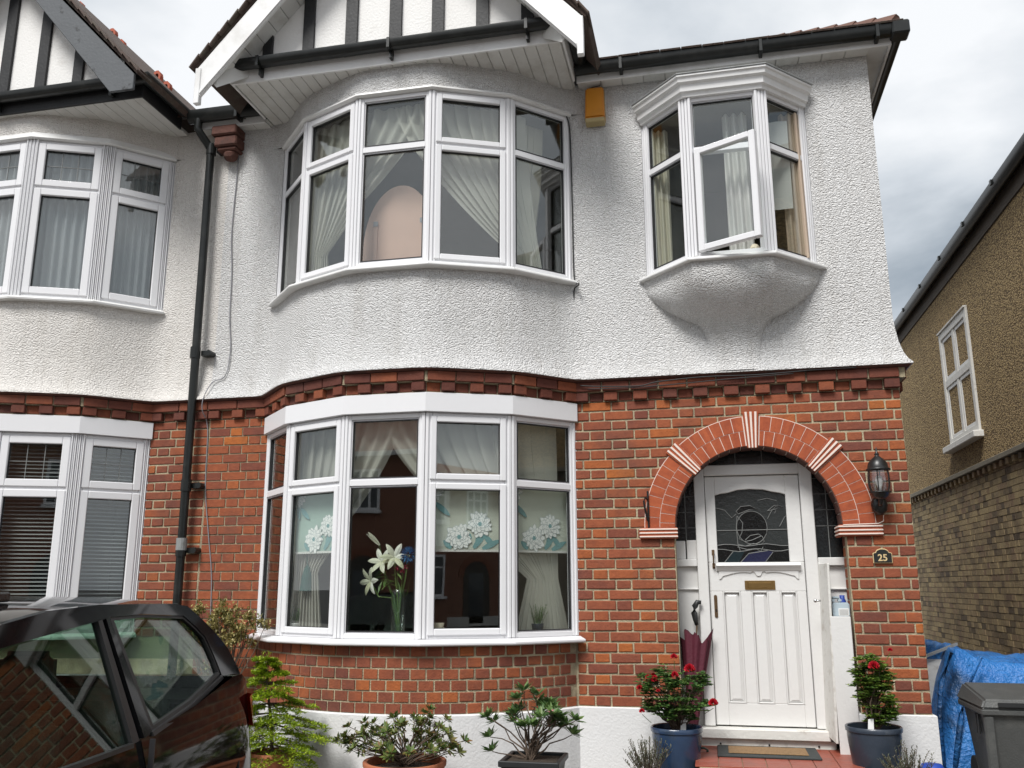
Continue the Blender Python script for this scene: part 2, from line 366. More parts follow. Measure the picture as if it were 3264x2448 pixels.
m_leaf('lily petal', [(0, (.62, .62, .40)), (1, (.82, .82, .74))], .5); m_leaf('blue petal', [(0, (.01, .10, .30)), (1, (.04, .28, .55))], .6); m_leaf('pink petal', [(0, (.5, .03, .12)), (1, (.7, .08, .2))], .6)
m_leaf('hedge leaf', [(0, (.03, .06, .02)), (1, (.08, .12, .04))])
def m_tarp():
    t = NT('tarp'); nz = t.noise(5, 5, .6)
    c = t.mix(nz, (.012, .10, .36), (.045, .24, .60)); c = t.mix(t.ramp(t.noise(2.2, 4, .6), [(.52, 0.0), (.66, .8)]), c, (.02, .035, .06))
    nm = t.bump(t.math('ADD', t.noise(11, 4, .6), t.math('MULTIPLY', t.noise(45, 3, .6), .3)), 1, .04)
    MATS['tarp'] = t.done(t.principled(c, .38, 0, .5, nm))
m_tarp()
def g(n): return MATS[n]

# ================================================================ setting: ground, drive, road
def ground_z(y):
    if y > -1.0: return -.45
    if y > -8.2: return -.45-(-1.0-y)*.02
    return -.594
gp = MB()
ys = [60, 12, .6, -1.0, -2.5, -4, -6, -8.2]
for a, b in zip(ys, ys[1:]):
    gp.add([(-60, a, ground_z(a)), (60, a, ground_z(a)), (60, b, ground_z(b)), (-60, b, ground_z(b))], [(0, 3, 2, 1)])
tag(gp.build('driveway', g('drive')), None, kind='structure')
tag(MB().box(-60, 60, -10.2, -8.2, -.85, -.59).build('pavement', g('paving')), None, kind='structure')
tag(MB().box(-60, 60, -10.35, -10.202, -.9, -.585).build('kerb', g('kerb'), bevel=.02), None, kind='structure')
tag(MB().add([(-400, -400, -.70), (400, -400, -.70), (400, 400, -.70), (-400, 400, -.70)], [(0, 1, 2, 3)]).build('road', g('road')), None, kind='structure')
pt = MB(); pt.box(-1.56, -.56, -.62, .24, -.46, -.276); pt.box(-1.67, -.48, -.02, .26, -.45, -.277)
path = tag(pt.build('path', g('mortar')), None, kind='structure')
tl = MB().box(-.0735, .0735, -.0735, .0735, -.006, .006).mesh('floor_tile', g('red tile floor'), bevel=.002)
for i in range(7):
    for j in range(5):
        link('floor_tile', tl, path, (-1.5145+i*.1515, -.537+j*.1515, -.272))

# ================================================================ houses
XP = -5.61
BAY = [(-5.055, 0), (-4.655, -.42), (-4.065, -.68), (-3.43, -.68), (-2.84, -.415), (-2.415, 0)]
def MX(plan): return [(2*XP-x, y) for x, y in reversed(plan)]
def rounded(plan, r=.16, k=5):
    out = [plan[0]]
    for a, b, c in zip(plan, plan[1:], plan[2:]):
        A = Vector(a); B = Vector(b); Cc = Vector(c)
        p = B+(A-B).normalized()*min(r, (A-B).length*.45); q = B+(Cc-B).normalized()*min(r, (Cc-B).length*.45)
        for i in range(k+1):
            t = i/k; v = p*(1-t)**2+B*2*t*(1-t)+q*t*t; out.append((v.x, v.y))
    return out+[plan[-1]]
ZC = .0758           # height of a brick course
FLARE = [(0, 2.444), (.092, 2.444), (.09, 2.456), (.066, 2.485), (.042, 2.54), (.02, 2.63), (.006, 2.74), (0, 2.82)]
def brick_mesh(l, d=.1, h=ZC, matn='red brick', jit=0.0):
    m = MB().box(-l/2+.006, l/2-.006, -.006, d, -h/2+.0065, h/2-.0065); q = lambda: rnd(-.0026, .0026)
    m.v = [(x+q()*.8, y+q()*.7, z+q()) for x, y, z in m.v]
    return m.mesh('brick', g(matn), bevel=.0045)
BM = {}
def bmesh_for(l):
    k = round(l, 2)
    if k not in BM: BM[k] = [brick_mesh(k) for _ in range(5)]
    return random.choice(BM[k])
def flemish(x0, x1, row, ref=0.0):
    """list of (a,b) brick extents between x0 and x1, in Flemish bond"""
    st = ref+(.1725 if row % 2 else 0); x = st-math.ceil((st-x0)/.345+2)*.345; k = 0; out = []
    while x < x1:
        w = (.23, .115)[k % 2]; a = max(x, x0); b = min(x+w, x1)
        if b-a > .012: out.append([a, b])
        x += w; k += 1
    if len(out) > 1 and out[0][1]-out[0][0] < .045: out[1][0] = out[0][0]; out.pop(0)
    if len(out) > 1 and out[-1][1]-out[-1][0] < .045: out[-2][1] = out[-1][1]; out.pop()
    return out
def one_brick(parent, a, b, z, y=0.0, rot=0.0):
    o = link('brick', bmesh_for(b-a), parent, ((a+b)/2, y+rnd(-.002, .002), z))
    s = (b-a)/round(b-a, 2) if b-a > .02 else 1
    o.scale = (s, 1, 1); o.rotation_euler = (rnd(-.01, .01), rnd(-.006, .006), rot+rnd(-.008, .008)); return o
ACX, ACZ, ARI, ARO = -1.076, 1.29, .597, .822
def bricks_flat(parent, x0, x1, r0, r1, arch=False, keep=lambda x, r: True):
    n = 0
    for r in range(r0, r1):
        z = (r+.5)*ZC; segs = [(x0, x1)]
        if arch:
            zz = z+ZC/2-ACZ
            if zz < ARO-.01:
                h = math.sqrt(max(0, (ARO-.015)**2-max(zz, 0)**2)); segs = [(x0, ACX-h), (ACX+h, x1)]
        for s0, s1 in segs:
            for a, b in flemish(s0, s1, r, -.115):
                if keep((a+b)/2, r): one_brick(parent, a, b, z); n += 1
    return n
def arc_plan(x0, x1, sag, n=28):
    c = (x0+x1)/2; h = (x1-x0)/2; R = (h*h+sag*sag)/(2*sag); th = math.asin(h/R)
    return [(c+R*math.sin(-th+2*th*i/n), (R-sag)-R*math.cos(-th+2*th*i/n)) for i in range(n+1)], R, th, c

def string_course(house, plan):
    core = MB().sweep(plan, [(-.05, 2.27), (-.002, 2.27), (-.002, 2.352), (.038, 2.352), (.038, 2.428), (-.05, 2.428)])
    co = core.build('string_course', g('mortar'), house)
    mo = MB().sweep(plan, [(-.05, 2.4285), (.062, 2.4285), (.074, 2.434), (.08, 2.4435), (-.05, 2.4435)]); mo.build('string_moulding', g('terracotta corbel'), co)  # dark colour carries both dirt and the shadow under the flare
    P = list(zip(plan, plan[1:]))
    dm = {}; n = 0
    for (p, q) in P:
        L = math.hypot(q[0]-p[0], q[1]-p[1]); 
        if L < .08: continue
        t = ((q[0]-p[0])/L, (q[1]-p[1])/L); rot = math.atan2(t[1], t[0]); nn = (t[1], -t[0])
        k = max(1, round(L/.225)); w = L/k
        for i in range(k):
            a = (i+.5)*w; key = ('c', round(w, 2))
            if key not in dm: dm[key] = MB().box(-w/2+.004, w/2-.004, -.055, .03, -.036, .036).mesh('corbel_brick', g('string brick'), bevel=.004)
            o = link('corbel_brick', dm[key], co, (p[0]+t[0]*a, p[1]+t[1]*a, 2.39)); o.rotation_euler = (0, 0, rot)
        k = max(1, round(L/.115)); w = L/k
        for i in range(k):
            a = (i+.5)*w; out = .045 if i % 2 == (k//2) % 2 else .006; key = ('d', round(w, 2), out)
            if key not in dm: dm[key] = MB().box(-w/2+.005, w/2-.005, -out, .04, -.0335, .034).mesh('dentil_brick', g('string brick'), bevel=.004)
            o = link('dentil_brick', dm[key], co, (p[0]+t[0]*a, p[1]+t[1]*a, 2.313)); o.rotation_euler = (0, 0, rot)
    return co

def bay_window(house, name, plan, z0, z1, zt, cases, fr=.036, sash=.046, mull=.026, mname='upvc', lead=False, tb=.024, flute=False):
    fm = MB(); panes = []; sashes = []
    ms = mitres(plan)
    for i, (p, q) in enumerate(zip(plan, plan[1:])):
        L = math.hypot(q[0]-p[0], q[1]-p[1]); t = ((q[0]-p[0])/L, (q[1]-p[1])/L); n = (t[1], -t[0])
        a0, a1 = mull*.55, L-mull*.55
        fm.ring(p, t, n, a0, a1, -.06, 0, z0, z1, fr)
        fm.fb(p, t, n, a0+fr, a1-fr, -.058, -.002, zt-tb, zt+tb)
        for lo, hi in ((z0+fr, zt-tb), (zt+tb, z1-fr)):
            b0, b1, w0, w1 = a0+fr, a1-fr, lo, hi
            if i in cases:
                sm = MB().ring(p, t, n, b0-.012, b1+.012, -.045, .014, lo-.012, hi+.012, sash); sashes.append(sm)
                b0 += sash-.012; b1 -= sash-.012; w0 += sash-.012; w1 -= sash-.012
            else:
                fm.ring(p, t, n, b0, b1, -.05, -.012, lo, hi, .012); b0 += .012; b1 -= .012; w0 += .012; w1 -= .012
            panes.append((p, t, n, b0, b1, w0, w1))
    for i, (x, y) in enumerate(plan):
        m = ms[i]; l = math.hypot(*m); n = (m[0]/l, m[1]/l); t = (-n[1], n[0])
        if flute:
            for k in range(-3, 4): fm.fb((x, y), t, n, k*mull*.3-mull*.11, k*mull*.3+mull*.11, -.06, .006+(.006 if k % 2 else 0), z0, z1)
        else:
            fm.fb((x, y), t, n, -mull, -.002, -.07, .008, z0+.002, z1-.002); fm.fb((x, y), t, n, .002, mull, -.07, .008, z0+.002, z1-.002)
    fo = fm.build(name, g(mname), house, bevel=.004)
    for sm in sashes: sm.build('sash', g(mname), fo, bevel=.006)
    gk = MB()
    for p, t, n, b0, b1, w0, w1 in panes: gk.ring(p, t, n, b0-.002, b1+.002, -.034, -.008, w0-.002, w1+.002, .006)
    gk.build('gasket', g('gasket'), fo)
    for p, t, n, b0, b1, w0, w1 in panes:
        MB().fb(p, t, n, b0, b1, -.030, -.024, w0, w1).build('pane', g('window glass'), fo)
        if lead and w1-w0 < .45:
            ld = MB()
            for k in (1, 2): ld.fb(p, t, n, b0+(b1-b0)*k/3-.003, b0+(b1-b0)*k/3+.003, -.026, -.021, w0, w1)
            ld.fb(p, t, n, b0, b1, -.026, -.021, (w0+w1)/2-.003, (w0+w1)/2+.003); ld.build('leading', g('lead line'), fo)
    return fo
def room(house, x0, x1, bay, z0, z1, zsill):
    m = MB()
    m.box(x0, x1, 3.6, 3.7, z0, z1); m.box(x0-.1, x0, .05, 3.7, z0, z1); m.box(x1, x1+.1, .05, 3.7, z0, z1); m.box(x0-.1, x1+.1, .05, 3.7, z0-.08, z0)
    m.box(x0-.1, x1+.1, .02, 3.7, z1, z1+.06)
    bp = offset(bay, -.065)
    for za, zb in ((z1-.0, z1+.055), (zsill-.05, zsill)):
        poly = bp+[(bay[-1][0]-.02, .1), (bay[0][0]+.02, .1)]; m.prism(poly, lambda a, b: (a, b, za), lambda a, b: (a, b, zb))
    m.box(x0, bay[0][0]+.03, .03, .06, z0, z1); m.box(bay[-1][0]-.03, x1, .03, .06, z0, z1); m.box(bay[0][0], bay[-1][0], .09, .12, z0, zsill-.02)
    return m.build('interior', g('room wall'), house)
def gable(house, plan_mir, cream, barge_mat, spec):
    """overhanging gable above the bay; spec: end x, apex x, board bottom and top heights at the end, slope"""
    X = (lambda x: 2*XP-x) if plan_mir else (lambda x: x)
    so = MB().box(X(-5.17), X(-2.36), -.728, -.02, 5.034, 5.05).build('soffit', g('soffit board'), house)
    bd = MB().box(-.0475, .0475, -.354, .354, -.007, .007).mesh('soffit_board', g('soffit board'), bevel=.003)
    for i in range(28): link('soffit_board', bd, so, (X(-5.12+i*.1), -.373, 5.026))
    f = MB(); f.box(X(-5.19), X(-2.34), -.748, -.729, 5.005, 5.17); f.box(X(-5.19), X(-5.171), -.728, -.16, 5.005, 5.17); f.box(X(-2.359), X(-2.34), -.728, -.16, 5.005, 5.17)
    f.build('fascia', g('fascia board') if not cream else g('black timber'), house, bevel=.003)
    pl = [(-5.192, -.2), (-5.192, -.75), (-2.338, -.75), (-2.338, -.2)]
    if plan_mir: pl = MX(pl)
    pr = [(.055+.055*math.cos(a), 5.152+.06*math.sin(a)) for a in [PI+PI*i/8 for i in range(9)]]+[(.11, 5.165), (.102, 5.165), (.1, 5.14), (.01, 5.14), (.004, 5.165), (0, 5.165)]
    gu = shade_auto(MB().sweep(pl, pr).build('gutter', g('black gutter'), house))
    for x in (-4.9, -3.75, -2.62):
        b = MB(); b.box(X(x-.012), X(x+.012), -.868, -.75, 5.082, 5.17); b.box(X(x-.012), X(x+.012), -.80, -.75, 5.03, 5.09); b.build('gutter_bracket', g('black gutter'), gu)
    ex, ax, zb, zt, sl = spec
    th = zt-zb; za = zt+sl*(ax-ex)
    # gable wall and its timbers
    w = MB(); base = 5.12
    hx = ax-(za-base-.1)/sl
    w.exy([(X(hx), base), (X(2*ax-hx), base), (X(ax), za-.1)], -.722, -.70)
    wo_ = w.build('gable_wall', g('gable plaster'), house)
    for a, b in ((-4.915, -4.83), (-4.553, -4.456), (-4.172, -4.07), (-3.787, -3.684), (-3.422, -3.322), (-3.05, -2.947), (-2.68, -2.58)):
        top = min(za-.12-sl*abs(a-ax), za-.12-sl*abs(b-ax))
        if top > base+.15: MB().exy([(X(a), base), (X(b), base), (X(b), za-.12-sl*abs(b-ax)), (X(a), za-.12-sl*abs(a-ax))], -.75, -.7225).build('timber', g('black timber'), wo_)
    for sgn in (1, -1):
        Y = (lambda x: X(x)) if sgn > 0 else (lambda x: X(2*ax-x))
        if cream: poly = [(Y(ex), zb), (Y(ex-.0), zt), (Y(ax), za), (Y(ax), za-th-.06), (Y(ex+.22), zb)]
        else: poly = [(Y(ex), zb), (Y(ex), zt), (Y(ax), za), (Y(ax), za-th)]
        br = MB().exy(poly, -.972, -.942).build('bargeboard', g(barge_mat), house, bevel=.004)
        if not cream:
            MB().box(Y(ex-.004), Y(ex+.045), -.982, -.934, zb-.012, zt+.004).build('end_cap', g(barge_mat), br, bevel=.004)
            MB().prism([(0, 0), (.03, 0), (.03, .02), (0, .02)], lambda a, b: (Y(ex+.05), -.972-a*.5, zb+b+.012+sl*.05), lambda a, b: (Y(ax), -.972-a*.5, za-th+b+.012)).build('moulding', g(barge_mat), br)
        c = MB()
        for i in range(12):
            x0 = ex+.18+i*.1; z = zb+.075+sl*(x0-ex)
            c.hexa([(Y(x0), -.94, z), (Y(x0+.094), -.94, z+sl*.094), (Y(x0+.094), -.725, z+sl*.094), (Y(x0), -.725, z), (Y(x0), -.94, z+.02), (Y(x0+.094), -.94, z+sl*.094+.02), (Y(x0+.094), -.725, z+sl*.094+.02), (Y(x0), -.725, z+.02)])
        c.build('verge_soffit', g('soffit board'), house)
        MB().hexa([(Y(ex+.14), -.93, zb+.17), (Y(ex+.17), -.93, zb+.14), (Y(ex+.36), -.74, zb+.33), (Y(ex+.33), -.74, zb+.36), (Y(ex+.14), -.93, zb+.3), (Y(ex+.17), -.93, zb+.27), (Y(ex+.36), -.74, zb+.46), (Y(ex+.33), -.74, zb+.49)]).build('gable_box_end', g('soffit board'), house)
        rf = MB().exy([(Y(ex-.02), zt+.005), (Y(ax), za+.03), (Y(ax), za+.075), (Y(ex-.05), zt+.045)], -.96, 3.0).build('gable_roof', g('roof tile'), house)
        tm = MB().hexa([(-.07, -.1, -.004), (.07, -.1, .02), (.07, .1, .02), (-.07, .1, -.004), (-.07, -.1, .010), (.07, -.1, .034), (.07, .1, .034), (-.07, .1, .010)]).mesh('roof_tile', g('roof tile'), bevel=.002)
        for i in range(19):
            x = ex+i*.082
            o = link('roof_tile', tm, rf, (Y(x), -.905+rnd(-.004, .004), zt+.052+sl*(x-ex)))
            ang = -math.atan(sl)*(1 if (Y(1)-Y(0)) > 0 else -1); o.rotation_euler = (0, ang-.06*(1 if ang > 0 else -1), 0)
            if (Y(1)-Y(0)) < 0: o.scale = (-1, 1, 1)
            lay = MB()
    return so

# ---------------------------------------------------------------- the house with the arched porch
H1 = thing('semi_detached_house', 'white roughcast and red brick house with arched porch and white front door', 'house', (-2.7, 0, -.45))
FULL = [(XP, 0)]+BAY+[(0, 0), (0, 9)]
RFULL = [(XP, 0)]+rounded([(XP+.3, 0)]+BAY+[(-2.1, 0)], .14)[1:-1]+[(0, 0), (0, 9)]
rb = rounded([(-5.35, 0)]+BAY+[(-2.12, 0)], .14)
m = MB()
m.sheet(RFULL, FLARE+[(0, 3.0), (0, 3.275)])
m.sheet([(XP, 0), (-5.055, 0)], [(0, 3.275), (0, 4.785)]); m.sheet([(XP, 0), (-5.35, 0)], [(0, 4.785), (0, 5.06)])
m.sheet(rb, [(0, 4.785), (0, 5.06)])
m.sheet([(-2.415, 0), (-1.815, 0)], [(0, 3.275), (0, 4.785)]); m.sheet([(-2.12, 0), (-1.815, 0)], [(0, 4.785), (0, 5.06)]); m.sheet([(-1.815, 0), (-.505, 0)], [(0, 4.61), (0, 5.06)]); m.sheet([(-.505, 0), (0, 0), (0, 9)], [(0, 3.275), (0, 5.06)])
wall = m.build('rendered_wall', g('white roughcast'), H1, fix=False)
for p in wall.data.polygons: p.use_smooth = True
wall.data.set_sharp_from_angle(angle=math.radians(35))
# bowl that carries the oriel
zz = [3.245, 3.19, 3.13, 3.07, 3.01, 2.955, 2.905, 2.865, 2.83, 2.78, 2.70, 2.60, 2.52, 2.458]
def interp(tab, x):
    for (a, va), (b, vb) in zip(tab, tab[1:]):
        if (a-x)*(b-x) <= 0: return va+(vb-va)*(x-a)/(b-a)
    return tab[-1][1]
HW = [(3.245, .70), (3.13, .655), (3.04, .585), (2.92, .42), (2.86, .28), (2.82, .235), (2.7, .20), (2.6, .19), (2.46, .185)]
DP = [(3.245, .405), (3.13, .40), (3.04, .37), (2.96, .305), (2.9, .235), (2.84, .15), (2.78, .105), (2.7, .066), (2.6, .04), (2.455, .02)]
bw = MB(); NR = 36
vsb = []
for z in zz:
    h = interp(HW, z); d = interp(DP, z); ee = 2.2
    for j in range(NR+1):
        a = PI-PI*j/NR; cx, sx = math.cos(a), math.sin(a)
        flare = 0 if z > 2.82 else interp([(b_, a_) for a_, b_ in FLARE[2:]][::-1], z)
        k_ = min(1, max(0, (z-2.93)/.25)); yE = max(0, sx)**(2/ee); yT = min(1, (1-abs(cx))/.56)
        vsb.append((-1.16+h*cx, .010-flare-d*(yT*k_+yE*(1-k_)), z))
bw.add(vsb, [(i*(NR+1)+j, i*(NR+1)+j+1, (i+1)*(NR+1)+j+1, (i+1)*(NR+1)+j) for i in range(len(zz)-1) for j in range(NR)])
bo = bw.build('oriel_bowl', g('white roughcast'), H1); [setattr(p, 'use_smooth', True) for p in bo.data.polygons]
string_course(H1, [(XP, 0)]+BAY+[(0, 0), (0, 4)])
# brick storey: mortar body, then bricks
m = MB()
m.box(XP+.001, -5.03, .002, .2, 0, 2.275); m.box(-2.46, ACX-ARI-.004, .002, .2, 0, ACZ); m.box(ACX+ARI+.018, -.004, .002, .2, 0, ACZ); m.box(-.2, -.004, .2, 9, 0, 2.275)
AN = 40; top = 2.275
for i in range(AN):
    a = PI-PI*i/AN; b = PI-PI*(i+1)/AN
    q = lambda an: (ACX+(ARI+.05)*math.cos(an), ACZ+(ARI+.05)*math.sin(an)); A = q(a); B = q(b)
    m.hexa([(A[0], .002, A[1]), (B[0], .002, B[1]), (B[0], .2, B[1]), (A[0], .2, A[1]), (A[0], .002, top), (B[0], .002, top), (B[0], .2, top), (A[0], .2, top)])
m.box(-2.46, ACX-ARI-.05, .002, .2, ACZ, top); m.box(ACX+ARI+.05, -.004, .002, .2, ACZ, top)
ARC, AR_, ATH, ACC = arc_plan(-5.03, -2.44, .695)
m.sweep(ARC, [(-.12, 0), (.0, 0), (.0, .452), (-.12, .452)])
bwall = m.build('brick_wall', g('mortar'), H1)
bricks_flat(bwall, -2.43, ACX-ARI-.004, 0, 17)
bricks_flat(bwall, ACX+ARI+.016, 0, 0, 17)
bricks_flat(bwall, -2.43, 0, 17, 30, arch=True)
rev = MB().box(-.03, .03, -.054, .056, -.033, .033).mesh('brick', g('red brick'), bevel=.004)
for r in range(17): link('brick', rev, bwall, (ACX+ARI+.046, .152, (r+.5)*ZC))
stuff = MB(); cnt = 0
for r in range(6):
    n = 27
    for i in range(n+1):
        a = -ATH+2*ATH*(i+(.0 if r % 2 else .5))/n
        if abs(a) > ATH-.02: continue
        x = ACC+AR_*math.sin(a); y = (AR_-.695)-AR_*math.cos(a); z = (r+.5)*ZC-.0005
        if i >= 19:
            o = link('brick', bmesh_for(.113), bwall, (x, y, z)); o.rotation_euler = (0, rnd(-.01, .01), a)
        else:
            ca, sa = math.cos(a), math.sin(a); L = .0505; hh = ZC/2-.0065; j = rnd(-.002, .002)
            P = lambda u, v, w: (x+u*ca-v*sa, y+u*sa+v*ca, z+w)
            stuff.hexa([P(-L, -.005+j, -hh), P(L, -.005+j, -hh), P(L, .08, -hh), P(-L, .08, -hh), P(-L, -.005+j, hh), P(L, -.005+j, hh), P(L, .08, hh), P(-L, .08, hh)])
for r in range(30):
    for a, b in flemish(XP+.005, -5.035, r, -.115):
        z = (r+.5)*ZC; hh = ZC/2-.0065; j = rnd(-.002, .002); stuff.box(a+.006, b-.006, -.006+j, .05, z-hh, z+hh)
for r in range(30):                                   # the side towards the alley
    for a, b in flemish(.012, 9, r, .1):
        z = (r+.5)*ZC; hh = ZC/2-.0045; stuff.box(-.05, .003, a+.0045+.09, b-.0045+.09, z-hh, z+hh)
tag(stuff.build('brick', g('red brick'), bwall), None, kind='stuff')
# plinth
pm = MB(); pp = [(-.14, -.52), (.022, -.52), (.022, -.006), (.014, 0), (-.14, 0)]
pm.sweep([(XP, 0), (-4.99, 0)], pp); pm.sweep(ARC, [(-.14, -.52), (.03, -.52), (.03, -.008), (.02, 0), (-.14, 0)]); pm.sweep([(-2.47, 0), (ACX-ARI+.004, 0)], pp)
pm.sweep([(ACX+ARI+.012, .22), (ACX+ARI+.012, 0), (.0, 0), (0, 9)], pp)
pm.build('plinth', g('plinth paint'), H1)
# arch
ring = MB()
for i in range(60):
    a = PI-PI*i/60; b = PI-PI*(i+1)/60
    f_ = lambda an, r, y: (ACX+r*math.cos(an), y, ACZ+r*math.sin(an))
    ring.hexa([f_(a, ARI+.002, -.014), f_(b, ARI+.002, -.014), f_(b, ARI+.002, .20), f_(a, ARI+.002, .20), f_(a, ARO+.002, -.014), f_(b, ARO+.002, -.014), f_(b, ARO+.002, .20), f_(a, ARO+.002, .20)])
arch = ring.build('arch', g('white joint'), H1)
def wedge(a0, a1, r0, r1, y0, y1, k=3):
    w = MB()
    for i in range(k):
        a = a0+(a1-a0)*i/k; b = a0+(a1-a0)*(i+1)/k
        w.hexa([f_(a, r0, y0), f_(b, r0, y0), f_(b, r0, y1), f_(a, r0, y1), f_(a, r1, y0), f_(b, r1, y0), f_(b, r1, y1), f_(a, r1, y1)])
    return w
RM = (ARI+ARO)/2
for lo, hi in ((0, 41), (49, 85.5), (94.5, 131), (139, 180)):
    k = 7 if hi-lo > 38 else 6
    for i in range(k):
        a = math.radians(lo+(hi-lo)*i/k); b = math.radians(lo+(hi-lo)*(i+1)/k)
        wedge(a+.0033, b-.0033, RM+.0022, ARO-.003, -.017, -.003).build('voussoir', g('arch brick'), arch)
    for i in range(k+1):
        a = math.radians(lo+(hi-lo)*max(0, i-.5)/k); b = math.radians(lo+(hi-lo)*min(k, i+.5)/k)
        wedge(a+.0040, b-.0040, ARI, RM-.0022, -.017, -.003).build('voussoir', g('arch brick'), arch)
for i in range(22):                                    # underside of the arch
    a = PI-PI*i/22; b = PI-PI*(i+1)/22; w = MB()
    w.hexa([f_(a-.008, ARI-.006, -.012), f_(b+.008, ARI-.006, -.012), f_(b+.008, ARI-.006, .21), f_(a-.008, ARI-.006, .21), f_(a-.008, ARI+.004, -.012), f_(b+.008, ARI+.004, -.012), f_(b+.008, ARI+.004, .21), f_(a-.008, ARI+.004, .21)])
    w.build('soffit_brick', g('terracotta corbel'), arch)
for deg in (45, 90, 135):
    a = math.radians(deg); r0, r1 = ARI-.02, ARO+.03
    dirv = Vector((math.cos(a), 0, math.sin(a))); tv = Vector((-math.sin(a), 0, math.cos(a))); o = Vector((ACX, 0, ACZ))
    def kp(r, s, y): v = o+dirv*r+tv*s; return (v.x, y, v.z)
    k = MB(); w0, w1 = .038, .060
    k.hexa([kp(r0, -w0, -.03), kp(r0, w0, -.03), kp(r0, w0, .0), kp(r0, -w0, .0), kp(r1, -w1, -.03), kp(r1, w1, -.03), kp(r1, w1, 0), kp(r1, -w1, 0)])
    ko = k.build('keystone', g('arch brick'), arch, bevel=.005)
    for s in (-.5, 0, .5):
        q = MB(); e0, e1 = .006, .0085
        q.hexa([kp(r0, s*w0*1.2-e0, -.037), kp(r0, s*w0*1.2+e0, -.037), kp(r0, s*w0*1.2+e0, -.029), kp(r0, s*w0*1.2-e0, -.029), kp(r1, s*w1*1.2-e1, -.037), kp(r1, s*w1*1.2+e1, -.037), kp(r1, s*w1*1.2+e1, -.029), kp(r1, s*w1*1.2-e1, -.029)])
        q.build('white_rib', g('white joint'), ko, bevel=.002)
for x0, x1, ri in ((-1.935, -1.655, 0), (-.51, -.215, 1)):
    s = MB().box(x0, x1, -.034, .0, 1.205, 1.288)
    if ri: s.box(x0, x0+.03, .0, .2, 1.205, 1.288)
    so = s.build('impost', g('arch brick'), arch, bevel=.005)
    for k in range(3):
        z = 1.216+k*.027; q = MB().box(x0-.002, x1+.002, -.041, -.03, z, z+.011)
        if ri: q.box(x0-.006, x0+.0, -.041, .19, z, z+.011)
        q.build('white_rib', g('white joint'), so, bevel=.002)

# ---------------------------------------------------------------- bay windows, sills, oriel
fa = MB().sweep(BAY, [(-.05, 2.122), (.034, 2.122), (.034, 2.266), (-.05, 2.266)]); fa.build('window_fascia', g('upvc'), H1, bevel=.003)
wlow = bay_window(H1, 'bay_window', offset(BAY, -.004), .50, 2.12, 1.61, (1, 3))
MB().sweep(BAY, [(-.10, .455), (.075, .455), (.085, .462), (.085, .478), (.02, .499), (-.10, .499)]).build('window_sill', g('upvc'), wlow, bevel=.003)
wup = bay_window(H1, 'bay_window', offset(BAY, -.012), 3.305, 4.77, 4.305, (1, 3))
MB().sweep(BAY, [(-.10, 3.252), (.058, 3.252), (.068, 3.26), (.066, 3.276), (.01, 3.304), (-.10, 3.304)]).build('window_sill', g('old upvc'), wup, bevel=.003)
MB().sweep(BAY, [(-.06, 4.771), (.012, 4.771), (.028, 4.782), (.022, 4.80), (-.06, 4.80)]).build('drip_mould', g('old upvc'), wup)
ORI = [(-1.80, 0), (-1.452, -.358), (-.87, -.364), (-.52, 0)]
fm = MB(); panes = []
OZ0, OZ1, OZT = 3.285, 4.615, 4.165
ms = mitres(ORI)
for i, (p, q) in enumerate(zip(ORI, ORI[1:])):
    L = math.hypot(q[0]-p[0], q[1]-p[1]); t = ((q[0]-p[0])/L, (q[1]-p[1])/L); n = (t[1], -t[0])
    fm.ring(p, t, n, .016, L-.016, -.06, 0, OZ0, OZ1, .036); fm.fb(p, t, n, .05, L-.05, -.058, -.002, OZT-.024, OZT+.024)
    fm.ring(p, t, n, .052, L-.052, -.05, -.012, OZT+.024, OZ1-.036, .012); panes.append((p, t, n, .064, L-.064, OZT+.036, OZ1-.048))
    if i != 1: fm.ring(p, t, n, .052, L-.052, -.05, -.012, OZ0+.036, OZT-.024, .012); panes.append((p, t, n, .064, L-.064, OZ0+.048, OZT-.036))
for i, (x, y) in enumerate(ORI):
    mm = ms[i]; l = math.hypot(*mm); n = (mm[0]/l, mm[1]/l); t = (-n[1], n[0])
    for s0, s1 in ((-.05, -.028), (-.024, -.002), (.002, .024), (.028, .05)): fm.fb((x, y), t, n, s0, s1, -.07, .006, OZ0+.002, OZ1-.002)
oriel = fm.build('oriel_window', g('upvc'), H1, bevel=.004)
for p, t, n, b0, b1, w0, w1 in panes:
    MB().ring(p, t, n, b0-.002, b1+.002, -.034, -.008, w0-.002, w1+.002, .006).build('gasket', g('gasket'), oriel)
    MB().fb(p, t, n, b0, b1, -.030, -.024, w0, w1).build('pane', g('window glass'), oriel)
# the open casement: hinged on its right stile, swung outwards
hx, hy = -1.385, -.372; L = .50; ang = math.radians(-28)
t = (math.cos(ang), math.sin(ang)); n = (-t[1], t[0])
if n[1] > 0: n = (-n[0], -n[1])
cs = MB().ring((hx, hy), t, n, 0, L, -.02, .03, OZ0+.028, OZT-.012, .05).build('open_casement', g('upvc'), oriel, bevel=.006)
cs['label'] = 'white casement swung open towards the street'
MB().fb((hx, hy), t, n, .05, L-.05, .0, .006, OZ0+.078, OZT-.062).build('pane', g('window glass'), oriel)
MB().sweep([(-1.86, 0), (-1.468, -.405), (-.852, -.41), (-.458, 0)], [(-.2, 3.238), (.02, 3.238), (.026, 3.246), (.024, 3.262), (-.03, 3.285), (-.2, 3.285)]).build('window_sill', g('old upvc'), oriel, bevel=.003)
OC = [(-1.80, 0), (-1.452, -.36), (-.87, -.365), (-.52, 0)]
